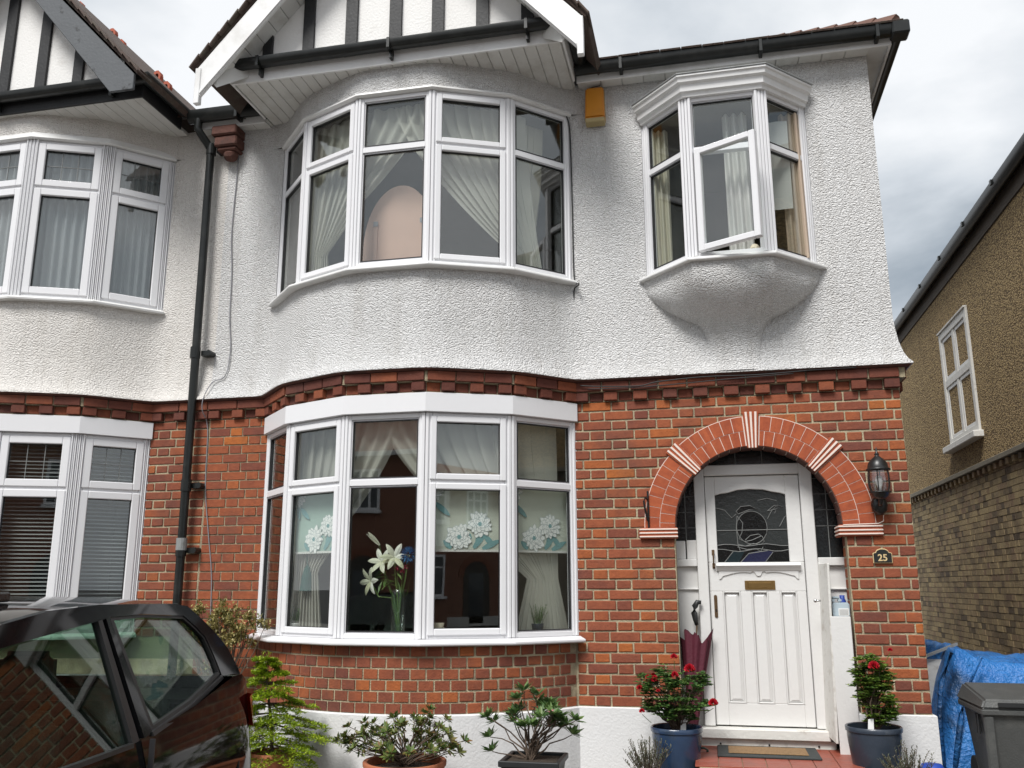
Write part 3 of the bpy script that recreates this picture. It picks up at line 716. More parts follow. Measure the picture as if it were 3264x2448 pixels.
co = MB().sweep(OC, [(-.08, 4.612), (.028, 4.612), (.034, 4.64), (.055, 4.648), (.062, 4.70), (.088, 4.712), (.094, 4.742), (.108, 4.75), (.108, 4.764), (-.08, 4.80)]).build('cornice', g('fascia board'), H1)
cp = MB(); k = offset(OC, .11); k2 = offset(OC, -.05)
cp.sweep(OC, [(.0, 4.79), (.106, 4.765), (.116, 4.768), (.116, 4.776), (.0, 4.81), (-.3, 4.83), (-.3, 4.79)]); cp.build('lead_flashing', g('lead cap'), co)
tp = MB(); poly = offset(OC, .02)
tp.prism(poly, lambda a, b: (a, b, 4.795), lambda a, b: (a*.999, b*.95, 4.82)); tp.build('oriel_roof', g('lead cap'), H1)
fl = MB(); poly = offset(OC, -.06); fl.prism(poly, lambda a, b: (a, b, 3.24), lambda a, b: (a, b, 3.27)); fl.prism(poly, lambda a, b: (a, b, 4.60), lambda a, b: (a, b, 4.63)); fl.build('oriel_board', g('room wall'), H1)
room(H1, -5.45, -2.15, BAY, .0, 2.2, .50); room(H1, -5.45, -2.15, BAY, 2.5, 5.0, 3.3)
orm = MB(); orm.box(-2.0, -.25, 2.2, 2.3, 2.5, 5); orm.box(-2.05, -1.98, .03, 2.2, 2.5, 5); orm.box(-.27, -.2, .03, 2.2, 2.5, 5); orm.box(-2, -.25, .03, 2.2, 4.95, 5.0); orm.box(-2, -.25, .03, 2.2, 2.5, 2.55); orm.box(-1.98, -1.79, .02, .04, 2.5, 5); orm.box(-.53, -.27, .02, .04, 2.5, 5); orm.box(-1.8, -.52, .02, .04, 4.62, 5); orm.box(-1.8, -.52, .02, .04, 2.5, 3.27)
orm.build('interior', g('room wall'), H1)

# ---------------------------------------------------------------- eaves, gutters, roofs
def half_round(z, w=.10, h=.09): return [(w/2+w/2*math.cos(a), z+h+h*math.sin(a)) for a in [PI+PI*i/8 for i in range(9)]]+[(w, z+h+.012), (w-.008, z+h+.012), (w-.01, z+h-.012), (.01, z+h-.012), (.004, z+h+.012), (0, z+h+.012)]
EV = [(-2.33, -.145), (.165, -.145), (.165, 9)]
MB().sweep(EV, [(-.018, 5.0), (0, 5.0), (0, 5.125), (-.018, 5.125)]).build('fascia', g('fascia board'), H1, bevel=.003)
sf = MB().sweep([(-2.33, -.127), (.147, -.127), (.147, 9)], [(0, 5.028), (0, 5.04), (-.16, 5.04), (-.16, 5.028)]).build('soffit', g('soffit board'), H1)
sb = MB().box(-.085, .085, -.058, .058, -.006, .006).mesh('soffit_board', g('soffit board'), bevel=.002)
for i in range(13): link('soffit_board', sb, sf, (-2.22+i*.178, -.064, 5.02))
gu = shade_auto(MB().sweep(EV, half_round(5.035)).build('gutter', g('black gutter'), H1))
for x in (-1.95, -.83, .05): MB().box(x-.014, x+.014, -.256, -.146, 5.02, 5.14).build('gutter_bracket', g('black gutter'), gu, bevel=.003)
MB().box(.155, .285, -.262, -.12, 5.028, 5.142).build('gutter_corner', g('black gutter'), gu, bevel=.012)
MB().box(XP-.3, -5.2, -.135, -.117, 4.995, 5.12).build('fascia', g('fascia board'), H1)
sf2 = MB().box(XP-.3, -5.18, -.117, 0, 5.02, 5.035).build('soffit', g('soffit board'), H1)
for i in range(5): link('soffit_board', sb, sf2, (-5.27-i*.14, -.06, 5.012)).scale = (.8, 1, 1)
gp2 = shade_auto(MB().sweep([(XP-.32, -.137), (-5.1, -.137)], half_round(5.03, .11, .1)).build('gutter', g('black gutter'), H1))
for x in (-5.43,): MB().box(x-.016, x+.016, -.258, -.137, 5.015, 5.15).build('gutter_bracket', g('black gutter'), gp2, bevel=.003)
gable(H1, False, False, 'fascia board', (-5.378, -3.77, 4.735, 5.04, 1.125))
# main roof: front slope and hip
rfm = MB(); s_ = .60
EY = -.235; RZ = 5.135; RY = 4.2
rfm.add([(-11.5, EY, RZ), (.255, EY, RZ), (-3.9, RY, RZ+s_*(RY-EY)), (-11.5, RY, RZ+s_*(RY-EY)), (.255, 9, RZ), (-11.5, EY, RZ-.05), (.255, EY, RZ-.05), (.255, 9, RZ-.05)], [(0, 1, 2, 3), (1, 4, 2), (5, 6, 1, 0), (6, 7, 4, 1)])
roof = rfm.build('roof', g('roof tile'), H1)
hp = MB(); A = Vector((.255, EY, RZ)); B = Vector((-3.9, RY, RZ+s_*(RY-EY)))
for i in range(9):
    p = A.lerp(B, i*.03); q = A.lerp(B, i*.03+.033); pe = Vector((.08, .08, 0)); hp.hexa([p+Vector((-.11, -.02, .0)), p+Vector((.02, .11, 0)), q+Vector((.02, .11, 0)), q+Vector((-.11, -.02, 0)), p+Vector((-.05, .02, .085)), p+Vector((-.02, .06, .085)), q+Vector((-.02, .06, .065)), q+Vector((-.05, .02, .065))])
hp.build('hip_tiles', g('hip tile'), roof)
et = MB().box(-.082, .082, -.1, .1, -.008, .008).mesh('roof_tile', g('roof tile'), bevel=.002)
for i in range(14): o = link('roof_tile', et, roof, (-2.05+i*.17, EY+.06, RZ+.045+rnd(0, .006))); o.rotation_euler = (math.atan(s_), 0, rnd(-.01, .01))
# downpipe with its swan neck, socket and brackets
dp = MB(); dp.tube([(-5.83, -.20, 5.06), (-5.83, -.20, 4.97), (-5.815, -.18, 4.93), (-5.765, -.12, 4.84), (-5.748, -.10, 4.79), (-5.745, -.098, 4.7), (-5.735, -.097, 2.4), (-5.728, -.097, 1.0), (-5.725, -.097, -.44)], .036, 14)
pipe = shade_auto(dp.build('downpipe', g('black gutter'), H1), 60)
for z in (4.80, 2.86, 1.70, 1.16):
    sk = MB(); sk.tube([(-5.742 if z > 2 else -5.729, -.097, z-.05), (-5.742 if z > 2 else -5.729, -.097, z+.05)], .044, 14); sk.box(-5.70, -5.62, -.075, -.0, z-.022, z+.022); sk.tube([(-5.625, -.085, z), (-5.625, -.0, z)], .026, 8); sk.build('pipe_bracket', g('black gutter'), pipe)
sk = MB().tube([(-5.729, -.097, 1.16), (-5.729, -.097, 1.26)], .0445, 14).build('pipe_socket', g('lead cap'), pipe)
cb = MB()
for x0, x1, y, z0, z1 in ((-5.715, -5.465, -.17, 4.90, 5.0), (-5.69, -5.465, -.15, 4.80, 4.90), (-5.67, -5.475, -.125, 4.76, 4.80)): cb.box(x0, x1, y, .01, z0+.004, z1)
cb.lathe([(.02, 4.685), (.06, 4.70), (.075, 4.76)], (-5.56, -.06, 0), 12, sy=.9)
cb.build('corbel_stone', g('terracotta corbel'), H1, bevel=.012)

# ---------------------------------------------------------------- porch: front door, frame, side lights
DY = .235
fr = MB(); fr.box(-1.525, -1.447, .20, .30, -.14, 1.775); fr.box(-.738, -.648, .20, .30, -.14, 1.775); fr.box(-1.447, -.738, .20, .30, 1.695, 1.775)
fr.box(-1.70, -1.526, .21, .29, 1.005, 1.06); fr.box(-.647, -.44, .21, .29, 1.005, 1.065); fr.box(-1.70, -1.526, .225, .28, .83, .845); fr.box(-.647, -.44, .225, .28, .83, .845)
fr.box(-1.70, -1.526, .245, .275, -.22, 1.005); fr.box(-.647, -.44, .245, .275, -.22, 1.005)
fr.box(-1.70, -1.61, .235, .27, 1.06, 1.2); fr.box(-1.60, -1.526, .238, .27, 1.06, 1.205)
dfr = fr.build('door_frame', g('white wood'), H1, bevel=.005)
lg = MB(); lg.exy([(ACX+(ARI+.03)*math.cos(a), ACZ+(ARI+.03)*math.sin(a)) for a in [PI*i/30 for i in range(31)]]+[(-1.71, 1.0), (-.44, 1.0)], .262, .268)
lgo = lg.build('side_light', g('dark leaded'), dfr)
ld = MB()
for x in (-1.60, -.55): ld.box(x-.003, x+.003, .257, .263, 1.0, 1.75)
for z in (1.3, 1.42, 1.54, 1.66): ld.box(-1.70, -1.53, .257, .263, z-.002, z+.002); ld.box(-.647, -.46, .257, .263, z-.002, z+.002)
for x in (-1.2, -1.0): ld.box(x-.003, x+.003, .257, .263, 1.77, 1.9)
ld.build('leading', g('lead line'), lgo)
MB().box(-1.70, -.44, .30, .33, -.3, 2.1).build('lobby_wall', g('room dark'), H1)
th = MB(); th.box(-1.665, -.655, .13, .30, -.215, -.145); th.box(-1.675, -.62, .165, .2, -.276, -.2155)
tho = th.build('threshold', g('worn white wood'), H1, bevel=.006)
for x in (-1.42, -1.08, -.74): MB().tube([(x, .1655, -.252), (x, .158, -.252)], .007, 8).build('screw', g('black metal'), tho)
d = MB()
d.box(-1.443, -.742, DY+.02, DY+.045, -.135, 1.03)
st = lambda x0, x1, z0, z1, y=DY: d.box(x0, x1, y, DY+.0205, z0, z1)
st(-1.443, -1.347, -.135, .82); st(-.81, -.742, -.135, .82); st(-1.217, -1.138, .02, .82); st(-1.017, -.93, .02, .82); st(-1.347, -.81, -.135, .02); st(-1.443, -.742, .82, 1.035)
d.box(-1.443, -1.37, DY, DY+.045, 1.035, 1.69); d.box(-.845, -.742, DY, DY+.045, 1.035, 1.69)
arc = [(-1.37, 1.545), (-1.33, 1.556), (-1.27, 1.563), (-1.20, 1.582), (-1.107, 1.588), (-1.01, 1.582), (-.94, 1.563), (-.885, 1.554), (-.845, 1.54)]
d.exy([(-1.37, 1.69)]+arc+[(-.845, 1.69)], DY, DY+.045)
door = d.build('front_door', g('white wood'), H1, bevel=.004)
for x0, x1 in ((-1.347, -1.217), (-1.138, -1.017), (-.93, -.81)):
    q = MB(); q.hexa([(x0+.012, DY+.0195, .03), (x1-.012, DY+.0195, .03), (x1-.012, DY+.0195, .81), (x0+.012, DY+.0195, .81), (x0+.036, DY+.006, .05), (x1-.036, DY+.006, .05), (x1-.036, DY+.006, .785), (x0+.036, DY+.006, .785)])
    q.build('door_panel', g('white wood'), door)
    b = MB(); b.ring((x0, DY, 0), (1, 0), (0, -1), 0, x1-x0, -.018, .004, .02, .82, .010); b.build('panel_bead', g('white wood'), door, bevel=.003)
sh = MB(); sh.prism([(.0, 1.028), (.022, 1.028), (.04, 1.02), (.045, 1.01), (.03, .995), (.022, .985), (.014, .972), (0, .972)], lambda a, b: (-1.385, DY-a, b), lambda a, b: (-.772, DY-a, b)); sh.build('drip_shelf', g('white wood'), door)
ap = []
for i in range(41):
    u = i/40; x = -1.368+u*.58; c = abs(u-.5)*2
    z = .938+.022*math.sin(c*PI*1.15+.2)-(.012 if c < .08 else 0)+(.012 if .08 < c < .16 else 0)-(.016 if c > .9 else 0)
    ap.append((x, z))
MB().exy(ap+[(-.788, .975), (-1.368, .975)], DY-.009, DY-.0005).build('apron', g('white wood'), door, bevel=.002)
gl = MB().exy(arc+[(-.845, 1.035), (-1.37, 1.035)], DY+.022, DY+.028).build('stained_glass', g('stained grey'), door)
def gpan(pts, mt, y=DY+.0205): MB().exy(pts, y, y+.001).build('glass_piece', g(mt), gl)
SX, SZ = -1.105, 1.295
circ = [(SX+.113*math.cos(a), SZ+.125*math.sin(a)) for a in [2*PI*i/28 for i in range(28)]]
gpan(circ, 'stained black')
wv = lambda x, z, a, ph: z+a*math.sin((x+1.37)*22+ph)
xs = [-1.37+i*.0525 for i in range(11)]
gpan([(x, wv(x, 1.163, .008, 0)) for x in xs]+[(-.845, 1.037), (-1.37, 1.037)], 'stained black', DY+.0195)
gpan([(-1.20, 1.037), (-1.14, 1.10), (-1.09, 1.115), (-1.0, 1.12), (-.96, 1.11), (-1.02, 1.037)], 'stained blue', DY+.018)
gpan([(-1.32, 1.037), (-1.25, 1.12), (-1.17, 1.115), (-1.20, 1.06), (-1.215, 1.037)], 'stained teal', DY+.018)
gpan([(-1.215, 1.42), (-1.18, 1.455), (-1.11, 1.462), (-1.06, 1.435), (-1.12, 1.43), (-1.2, 1.40)], 'stained black')
L_ = []
L_.append(circ+[circ[0]])
for z, a, ph in ((1.163, .008, 0), (1.125, .010, 1.2)): L_.append([(x, wv(x, z, a, ph)) for x in xs])
L_ += [[(-1.37, 1.275), (-.845, 1.278)], [(-1.21, 1.385), (-1.17, 1.33), (-1.18, 1.26), (-1.205, 1.21), (-1.16, 1.19), (-1.11, 1.20), (-1.04, 1.23)], [(-1.16, 1.20), (-1.12, 1.235), (-1.06, 1.245), (-1.03, 1.225), (-1.02, 1.19), (-1.045, 1.165)],
    [(-1.215, 1.17), (-1.16, 1.155), (-1.10, 1.175), (-1.05, 1.165)], [(-1.22, 1.15), (-1.15, 1.13), (-1.08, 1.135), (-1.05, 1.115), (-1.03, 1.15)], [(-1.21, 1.385), (-1.22, 1.3), (-1.215, 1.17), (-1.20, 1.12)], [(-1.215, 1.42), (-1.18, 1.455), (-1.11, 1.462), (-1.06, 1.435), (-1.12, 1.43), (-1.2, 1.40), (-1.215, 1.42)],
    [(-1.37, 1.45), (-1.30, 1.43), (-1.25, 1.37), (-1.215, 1.40)], [(-.985, 1.36), (-.95, 1.42), (-.90, 1.47), (-.93, 1.40)], [(-.98, 1.42), (-.93, 1.46), (-.87, 1.45), (-.93, 1.43), (-.98, 1.42)], [(-1.05, 1.50), (-.98, 1.515), (-.91, 1.495)], [(-1.32, 1.037), (-1.25, 1.12)], [(-1.20, 1.037), (-1.14, 1.10), (-1.0, 1.12)], [(-.96, 1.11), (-1.02, 1.037)], [(-.9, 1.3), (-.86, 1.37), (-.85, 1.38)]]
lm_ = MB()
for l in L_: lm_.tube([(x, DY+.0185, z) for x, z in l], .0028, 5)
lm_.build('leading', g('lead line'), gl)
lp = MB().box(-1.183, -.962, DY-.008, DY-.0005, .832, .899).build('letter_plate', g('brass'), door, bevel=.003)
MB().box(-1.158, -.987, DY-.014, DY-.0085, .846, .884).build('letter_flap', g('brass'), lp, bevel=.003)
hl = MB(); hl.tube([(-1.404, DY-.03, 1.015), (-1.404, DY-.042, 1.04), (-1.404, DY-.042, 1.085), (-1.404, DY-.03, 1.108)], .0055, 8)
for z in (1.01, 1.11): hl.tube([(-1.404, DY-.0005, z), (-1.404, DY-.034, z)], .009, 8); hl.box(-1.414, -1.394, DY-.005, DY-.0005, z-.02, z+.02)
hl.build('pull_handle', g('old brass'), door)
MB().lathe([(.0, 0), (.020, .002), (.021, .012), (.014, .02), (0, .021)], n=16).build('cylinder_lock', g('brass'), door).matrix_local = Matrix.Translation(Vector((-1.392, DY-.0005, .906))-wloc(door)) @ Matrix.Rotation(PI/2, 4, 'X')
MB().exy([(-1.415+.012-.012*math.cos(a), .782+.012*math.sin(a)) for a in [PI*i/8 for i in range(9)]]+[(-1.391, .635), (-1.396, .628), (-1.41, .628), (-1.415, .635)], DY-.006, DY-.0005).build('lock_plate', g('old brass'), door)
MB().exy([(-1.408, .69), (-1.398, .69), (-1.399, .668), (-1.407, .668)], DY-.007, DY-.0062).build('keyhole', g('black metal'), door)

# ---------------------------------------------------------------- left neighbour
H0 = thing('semi_detached_house', 'left neighbour house cut by the frame, with grey bargeboard and leaded top lights', 'house', (-8.2, 0, -.45))
NB = MX(BAY)
m = MB(); nfull = [(-11.4, 0)]+rounded([(-9.1, 0)]+NB+[(XP-.2, 0)], .14)[1:-1]+[(XP, 0)]
m.sheet(nfull, FLARE+[(0, 3.0), (0, 3.275)]); m.sheet([(-11.4, 0), NB[0]], [(0, 3.275), (0, 4.785)]); m.sheet([(-11.4, 0), (-9.0, 0)], [(0, 4.785), (0, 5.06)]); m.sheet([NB[-1], (XP, 0)], [(0, 3.275), (0, 4.785)]); m.sheet([(XP-.3, 0), (XP, 0)], [(0, 4.785), (0, 5.06)]); m.sheet(rounded([(-9.0, 0)]+NB+[(XP-.3, 0)], .14), [(0, 4.785), (0, 5.06)])
w_ = m.build('rendered_wall', g('cream roughcast'), H0, fix=False)
for p in w_.data.polygons: p.use_smooth = True
w_.data.set_sharp_from_angle(angle=math.radians(35))
string_course(H0, [(-9.6, 0)]+NB+[(XP-.001, 0)])
m = MB(); m.box(NB[-1][0]-.03, XP-.001, .002, .2, 0, 2.275); m.box(-11.4, NB[0][0]+.03, .002, .2, 0, 2.275); A2, R2, T2, C2 = arc_plan(NB[0][0]+.025, NB[-1][0]-.025, .695); m.sweep(A2, [(-.12, 0), (0, 0), (0, .452), (-.12, .452)])
bw0 = m.build('brick_wall', g('mortar'), H0)
bricks_flat(bw0, NB[-1][0]-.01, XP-.003, 6, 30)
MB().sweep([(-11.4, 0)]+A2+[(XP-.001, 0)], [(-.14, -.52), (.022, -.52), (.022, -.006), (.014, 0), (-.14, 0)]).build('plinth', g('plinth paint'), H0)
MB().sweep(NB, [(-.05, 2.122), (.034, 2.122), (.034, 2.266), (-.05, 2.266)]).build('window_fascia', g('upvc'), H0, bevel=.003)
nw1 = bay_window(H0, 'bay_window', offset(NB, -.004), .50, 2.12, 1.66, (0, 1, 2, 3, 4), fr=.04, sash=.062, mull=.05, lead=True, flute=True)
MB().sweep(NB, [(-.10, .455), (.085, .455), (.085, .478), (.02, .499), (-.10, .499)]).build('window_sill', g('upvc'), nw1, bevel=.003)
nw2 = bay_window(H0, 'bay_window', offset(NB, -.012), 3.305, 4.77, 4.32, (0, 1, 2, 3, 4), fr=.04, sash=.062, mull=.05, lead=True, flute=True)
MB().sweep(NB, [(-.10, 3.26), (.055, 3.26), (.06, 3.28), (.01, 3.304), (-.10, 3.304)]).build('window_sill', g('old upvc'), nw2, bevel=.003)
MB().sweep(NB, [(-.06, 4.771), (.02, 4.771), (.03, 4.782), (.0, 4.84), (-.06, 4.84)]).build('drip_mould', g('old upvc'), nw2)
room(H0, -9.1, -5.8, NB, .0, 2.2, .50); room(H0, -9.1, -5.8, NB, 2.5, 5.0, 3.3)
gable(H0, True, True, 'grey timber', (-5.255, -3.77, 4.94, 5.08, 1.045))
cr_ = MB()
for X_, Z_ in ((-8.0, 7.2), (-7.88, 7.06), (-7.43, 6.66), (-7.31, 6.51), (-6.83, 6.07), (-6.71, 5.93)):
    for k in range(10):
        a = 2*PI*k/10; b = 2*PI*(k+1)/10; q = lambda an, r: (X_+r*math.cos(an)*.7071, .5, Z_+r*math.sin(an))
        cr_ = MB() if k == 0 else cr_
        A_, B_, C_, D_ = q(a, .032), q(b, .032), q(b, .068), q(a, .068)
        cr_.hexa([A_, B_, C_, D_]+[(x, .55, z) for x, y, z in (A_, B_, C_, D_)])
    cr_.box(X_-.06, X_+.06, .5, .55, Z_-.2, Z_-.05); cr_.build('ridge_crest', g('terracotta crest'), H0)

# ---------------------------------------------------------------- right neighbour, side wall along the alley
H2 = thing('detached_house', 'brown pebbledash and yellow brick side of the house beyond the alley', 'house', (6, 6, -.45))
RX = 2.0
m = MB(); m.box(RX, 10, -1.5, 16, 2.36, 5.3); m.build('pebbledash_wall', g('brown pebbledash'), H2)
sm = MB().box(RX+.006, 10, -1.5, 16, -.5, 2.3).build('brick_wall', g('stock mortar'), H2)
sb_ = MB()
for r in range(0, 35):
    for a, b in flemish(.3, 15, r, 0):
        z = -.38+(r+.5)*ZC; hh = ZC/2-.004; sb_.box(RX-.004+rnd(-.003, .003), RX+.05, a+.004, b-.004, z-hh, z+hh)
tag(sb_.build('brick', g('stock brick'), sm), None, kind='stuff')
m = MB().box(RX-.075, 10, -1.5, 16, 2.30, 2.362); m.build('string_course', g('stock mortar'), H2, bevel=.006)
dn = MB().box(-.05, .05, -.05, .05, -.036, .036).mesh('dentil_brick', g('stock brick'), bevel=.004)
dho = H2
for i in range(48): link('dentil_brick', dn, H2, (RX+.004, 2.0+i*.23, 2.258))
m = MB(); m.box(RX-.02, RX+.12, -1.5, 16, 4.98, 5.18); m.build('fascia', g('brown fascia'), H2)
shade_auto(MB().sweep([(RX-.03, 16), (RX-.03, -1.5)], half_round(5.13, .14, .11)).build('gutter', g('black gutter'), H2))
m = MB().add([(RX-.12, -1.6, 5.25), (RX-.12, 16.2, 5.25), (6, 12, 8), (6, 3, 8), (10, -1.6, 5.25)], [(0, 1, 2, 3), (0, 3, 4)]); m.build('roof', g('roof tile'), H2)
for i in range(8): MB().box(RX-.185, RX-.05, 2+i*1.2, 2.05+i*1.2, 5.20, 5.256).build('gutter_clip', g('black gutter'), H2)
# window in the pebbledash
WY0, WY1, WZ0, WZ1 = 5.25, 6.67, 2.77, 4.40
P0 = (RX, WY1); T_ = (0, -1); N_ = (-1, 0); LW = WY1-WY0
w = MB(); w.ring(P0, T_, N_, 0, LW, -.05, .03, WZ0, WZ1, .10); w.fb(P0, T_, N_, LW/2-.05, LW/2+.05, -.05, .022, WZ0+.1, WZ1-.1); w.fb(P0, T_, N_, .1, LW-.1, -.05, .026, 3.60, 3.70)
w.fb(P0, T_, N_, -.0, LW+.0, -.03, .05, WZ1-.001, WZ1+.03)
wo2 = w.build('window', g('worn white wood'), H2, bevel=.006)
MB().fb(P0, T_, N_, -.08, LW+.08, -.05, .12, WZ0-.09, WZ0-.002).build('window_sill', g('worn white wood'), wo2, bevel=.01)
for a0, a1 in ((.10, LW/2-.05), (LW/2+.05, LW-.1)):
    for z0, z1 in ((WZ0+.1, 3.60), (3.70, WZ1-.1)):
        MB().ring(P0, T_, N_, a0, a1, -.02, .012, z0, z1, .05).build('sash', g('white wood'), wo2, bevel=.004)
        MB().fb(P0, T_, N_, a0+.04, a1-.04, -.012, -.006, z0+.04, z1-.04).build('pane', g('window glass'), wo2)
        ldm = MB()
        for k in range(1, 4 if z1-z0 > .65 else 3):
            zz_ = z0+(z1-z0)*k/(4 if z1-z0 > .65 else 3); ldm.fb(P0, T_, N_, a0+.05, a1-.05, -.006, -.002, zz_-.006, zz_+.006)
        ldm.build('leading', g('lead line'), wo2)
nt = MB(); nt.grid(lambda u, v: (RX+.18+.03*math.sin(u*34), WY0+.1+u*(LW-.2), WZ0+.1+v*1.5), 60, 2); nc = nt.build('net_curtain', g('grey net'))
nt2 = MB().box(RX+.3, RX+.32, WY0-.3, WY1+.3, WZ0-.3, WZ1+.2).build('interior', g('room dark'), H2)
tag(nc, 'white net curtain inside the pebbledash house window', 'curtain')

# ================================================================ curtains, blinds and things on the window boards
def drape(name, label, plan, s0, s1, t0, t1, ztop, zbot, ztie, mt, folds=9, amp=.022, inset=.0, group=None, tail=1.25):
    """cloth hung along plan from arclength s0..s1, gathered to t0..t1 at ztie, falling to zbot"""
    off = offset(plan, -.13-inset); k = plen(off)/plen(plan)
    ph = rnd(0, 6)
    def fn(u, v):
        z = ztop+(zbot-ztop)*v
        if z >= ztie:
            q = (ztop-z)/(ztop-ztie+1e-6); q2 = q**1.5
            a = s0+(s1-s0)*u; b = t0+(t1-t0)*u; s = a*(1-q2)+b*q2
        else:
            q = (ztie-z)/(ztie-zbot+1e-6); w = (t1-t0)*(1+(tail-1)*q); c = (t0+t1)/2; s = c+(u-.5)*w
        x, y, tx, ty = along(off, max(.002, s*k)); d = amp*math.sin(u*folds*2*PI+ph+1.2*v)+amp*.4*math.sin(u*folds*4.7+v*5)
        return (x-ty*d*-1, y+tx*d, z)
    o = MB().grid(fn, folds*8, 36).build(name, g(mt), fix=False, smooth=True)
    return tag(o, label, 'curtain', group)
PL = plen(BAY)                                # about 3.05; facets .58 .645 .635 .647 .60
drape('voile_curtain', 'cream voile tied back to the left in the first-floor bay window', BAY, .35, 1.78, .52, .80, 4.72, 3.33, 3.55, 'voile', 11)
drape('voile_curtain', 'cream voile swept down to the right across the first-floor bay window', BAY, 1.50, 2.72, 2.50, 2.85, 4.72, 3.33, 3.50, 'voile', 11)
drape('curtain', 'beige pleated curtain at the right end of the first-floor bay', BAY, 2.50, 2.96, 2.52, 2.80, 4.72, 3.32, 3.46, 'cream curtain', 7, .03, .10)
drape('curtain', 'beige curtain at the left end of the first-floor bay', BAY, .10, .62, .12, .48, 4.72, 3.32, 3.5, 'cream curtain', 6, .028, .12)
drape('voile_curtain', 'cream voile drawn to the left in the ground-floor bay window', BAY, .30, 1.62, .56, .86, 2.10, .52, .98, 'voile', 11, tail=1.5)
drape('voile_curtain', 'cream voile drawn to the right in the ground-floor bay window', BAY, 1.46, 2.98, 2.72, 2.98, 2.10, .52, .92, 'voile', 12, tail=1.9)
drape('curtain', 'heavy cream curtain at the right end of the ground-floor bay', BAY, 2.72, 3.0, 2.76, 3.0, 2.10, .52, 1.0, 'cream curtain', 5, .025, .09)
# oval dressing-table board seen from behind
ob = MB(); oc = (-3.77, -.42); ob.prism([(oc[0]+.31*math.cos(a), 3.55+.54*math.sin(a)) for a in [PI*i/30 for i in range(31)]]+[(oc[0]-.315, 3.30), (oc[0]+.315, 3.30)], lambda a, b: (a, oc[1], b), lambda a, b: (a, oc[1]+.02, b))
mo = thing('dressing_mirror', 'pinkish oval back of a dressing mirror in the first-floor bay', 'mirror', (oc[0], oc[1], 3.30))
ob.build('mirror_back', g('pink board'), mo, bevel=.004)
for sx in (-1, 1): MB().box(oc[0]+sx*.20-.015, oc[0]+sx*.20+.015, oc[1]-.014, oc[1]-.001, 3.28, 3.78).build('batten', g('pink board'), mo)
for sx in (-1, 1): MB().box(oc[0]+sx*.20-.02, oc[0]+sx*.20+.02, oc[1]-.02, oc[1]-.015, 3.74, 3.78).build('bracket', g('cable grey'), mo)
# oriel: hung cloths
def hang(name, label, x0, x1, y, z0, z1, mt, amp=.012, folds=3, sl=0.0):
    o = MB().grid(lambda u, v: (x0+(x1-x0)*u+sl*v, y+amp*math.sin(u*folds*2*PI+v*2), z0+(z1-z0)*v), 30, 12).build(name, g(mt), fix=False, smooth=True)
    return tag(o, label, 'curtain')
hang('hanging_cloth', 'white towel hung inside the oriel behind its right pane', -.80, -.66, -.10, 3.72, 4.47, 'white curtain', .004, 1)
hang('curtain', 'white curtain hanging behind the open casement of the oriel', -1.16, -.97, -.14, 3.32, 4.55, 'white curtain', .03, 3)
hang('curtain', 'pale peach curtain at the right side of the oriel', -.72, -.56, -.05, 3.32, 4.55, 'peach curtain', .02, 3)
hang('curtain', 'dull grey curtain at the left side of the oriel', -1.74, -1.60, .0, 3.32, 4.55, 'cream curtain', .02, 3)
pm_ = MB().tube([(-.99, -.27, 3.33), (-.975, -.24, 3.37)], .035, 10).build('toiletry_bottle', g('cream shade')); tag(pm_, 'small cream tube on the sill under the open casement', 'bottle')
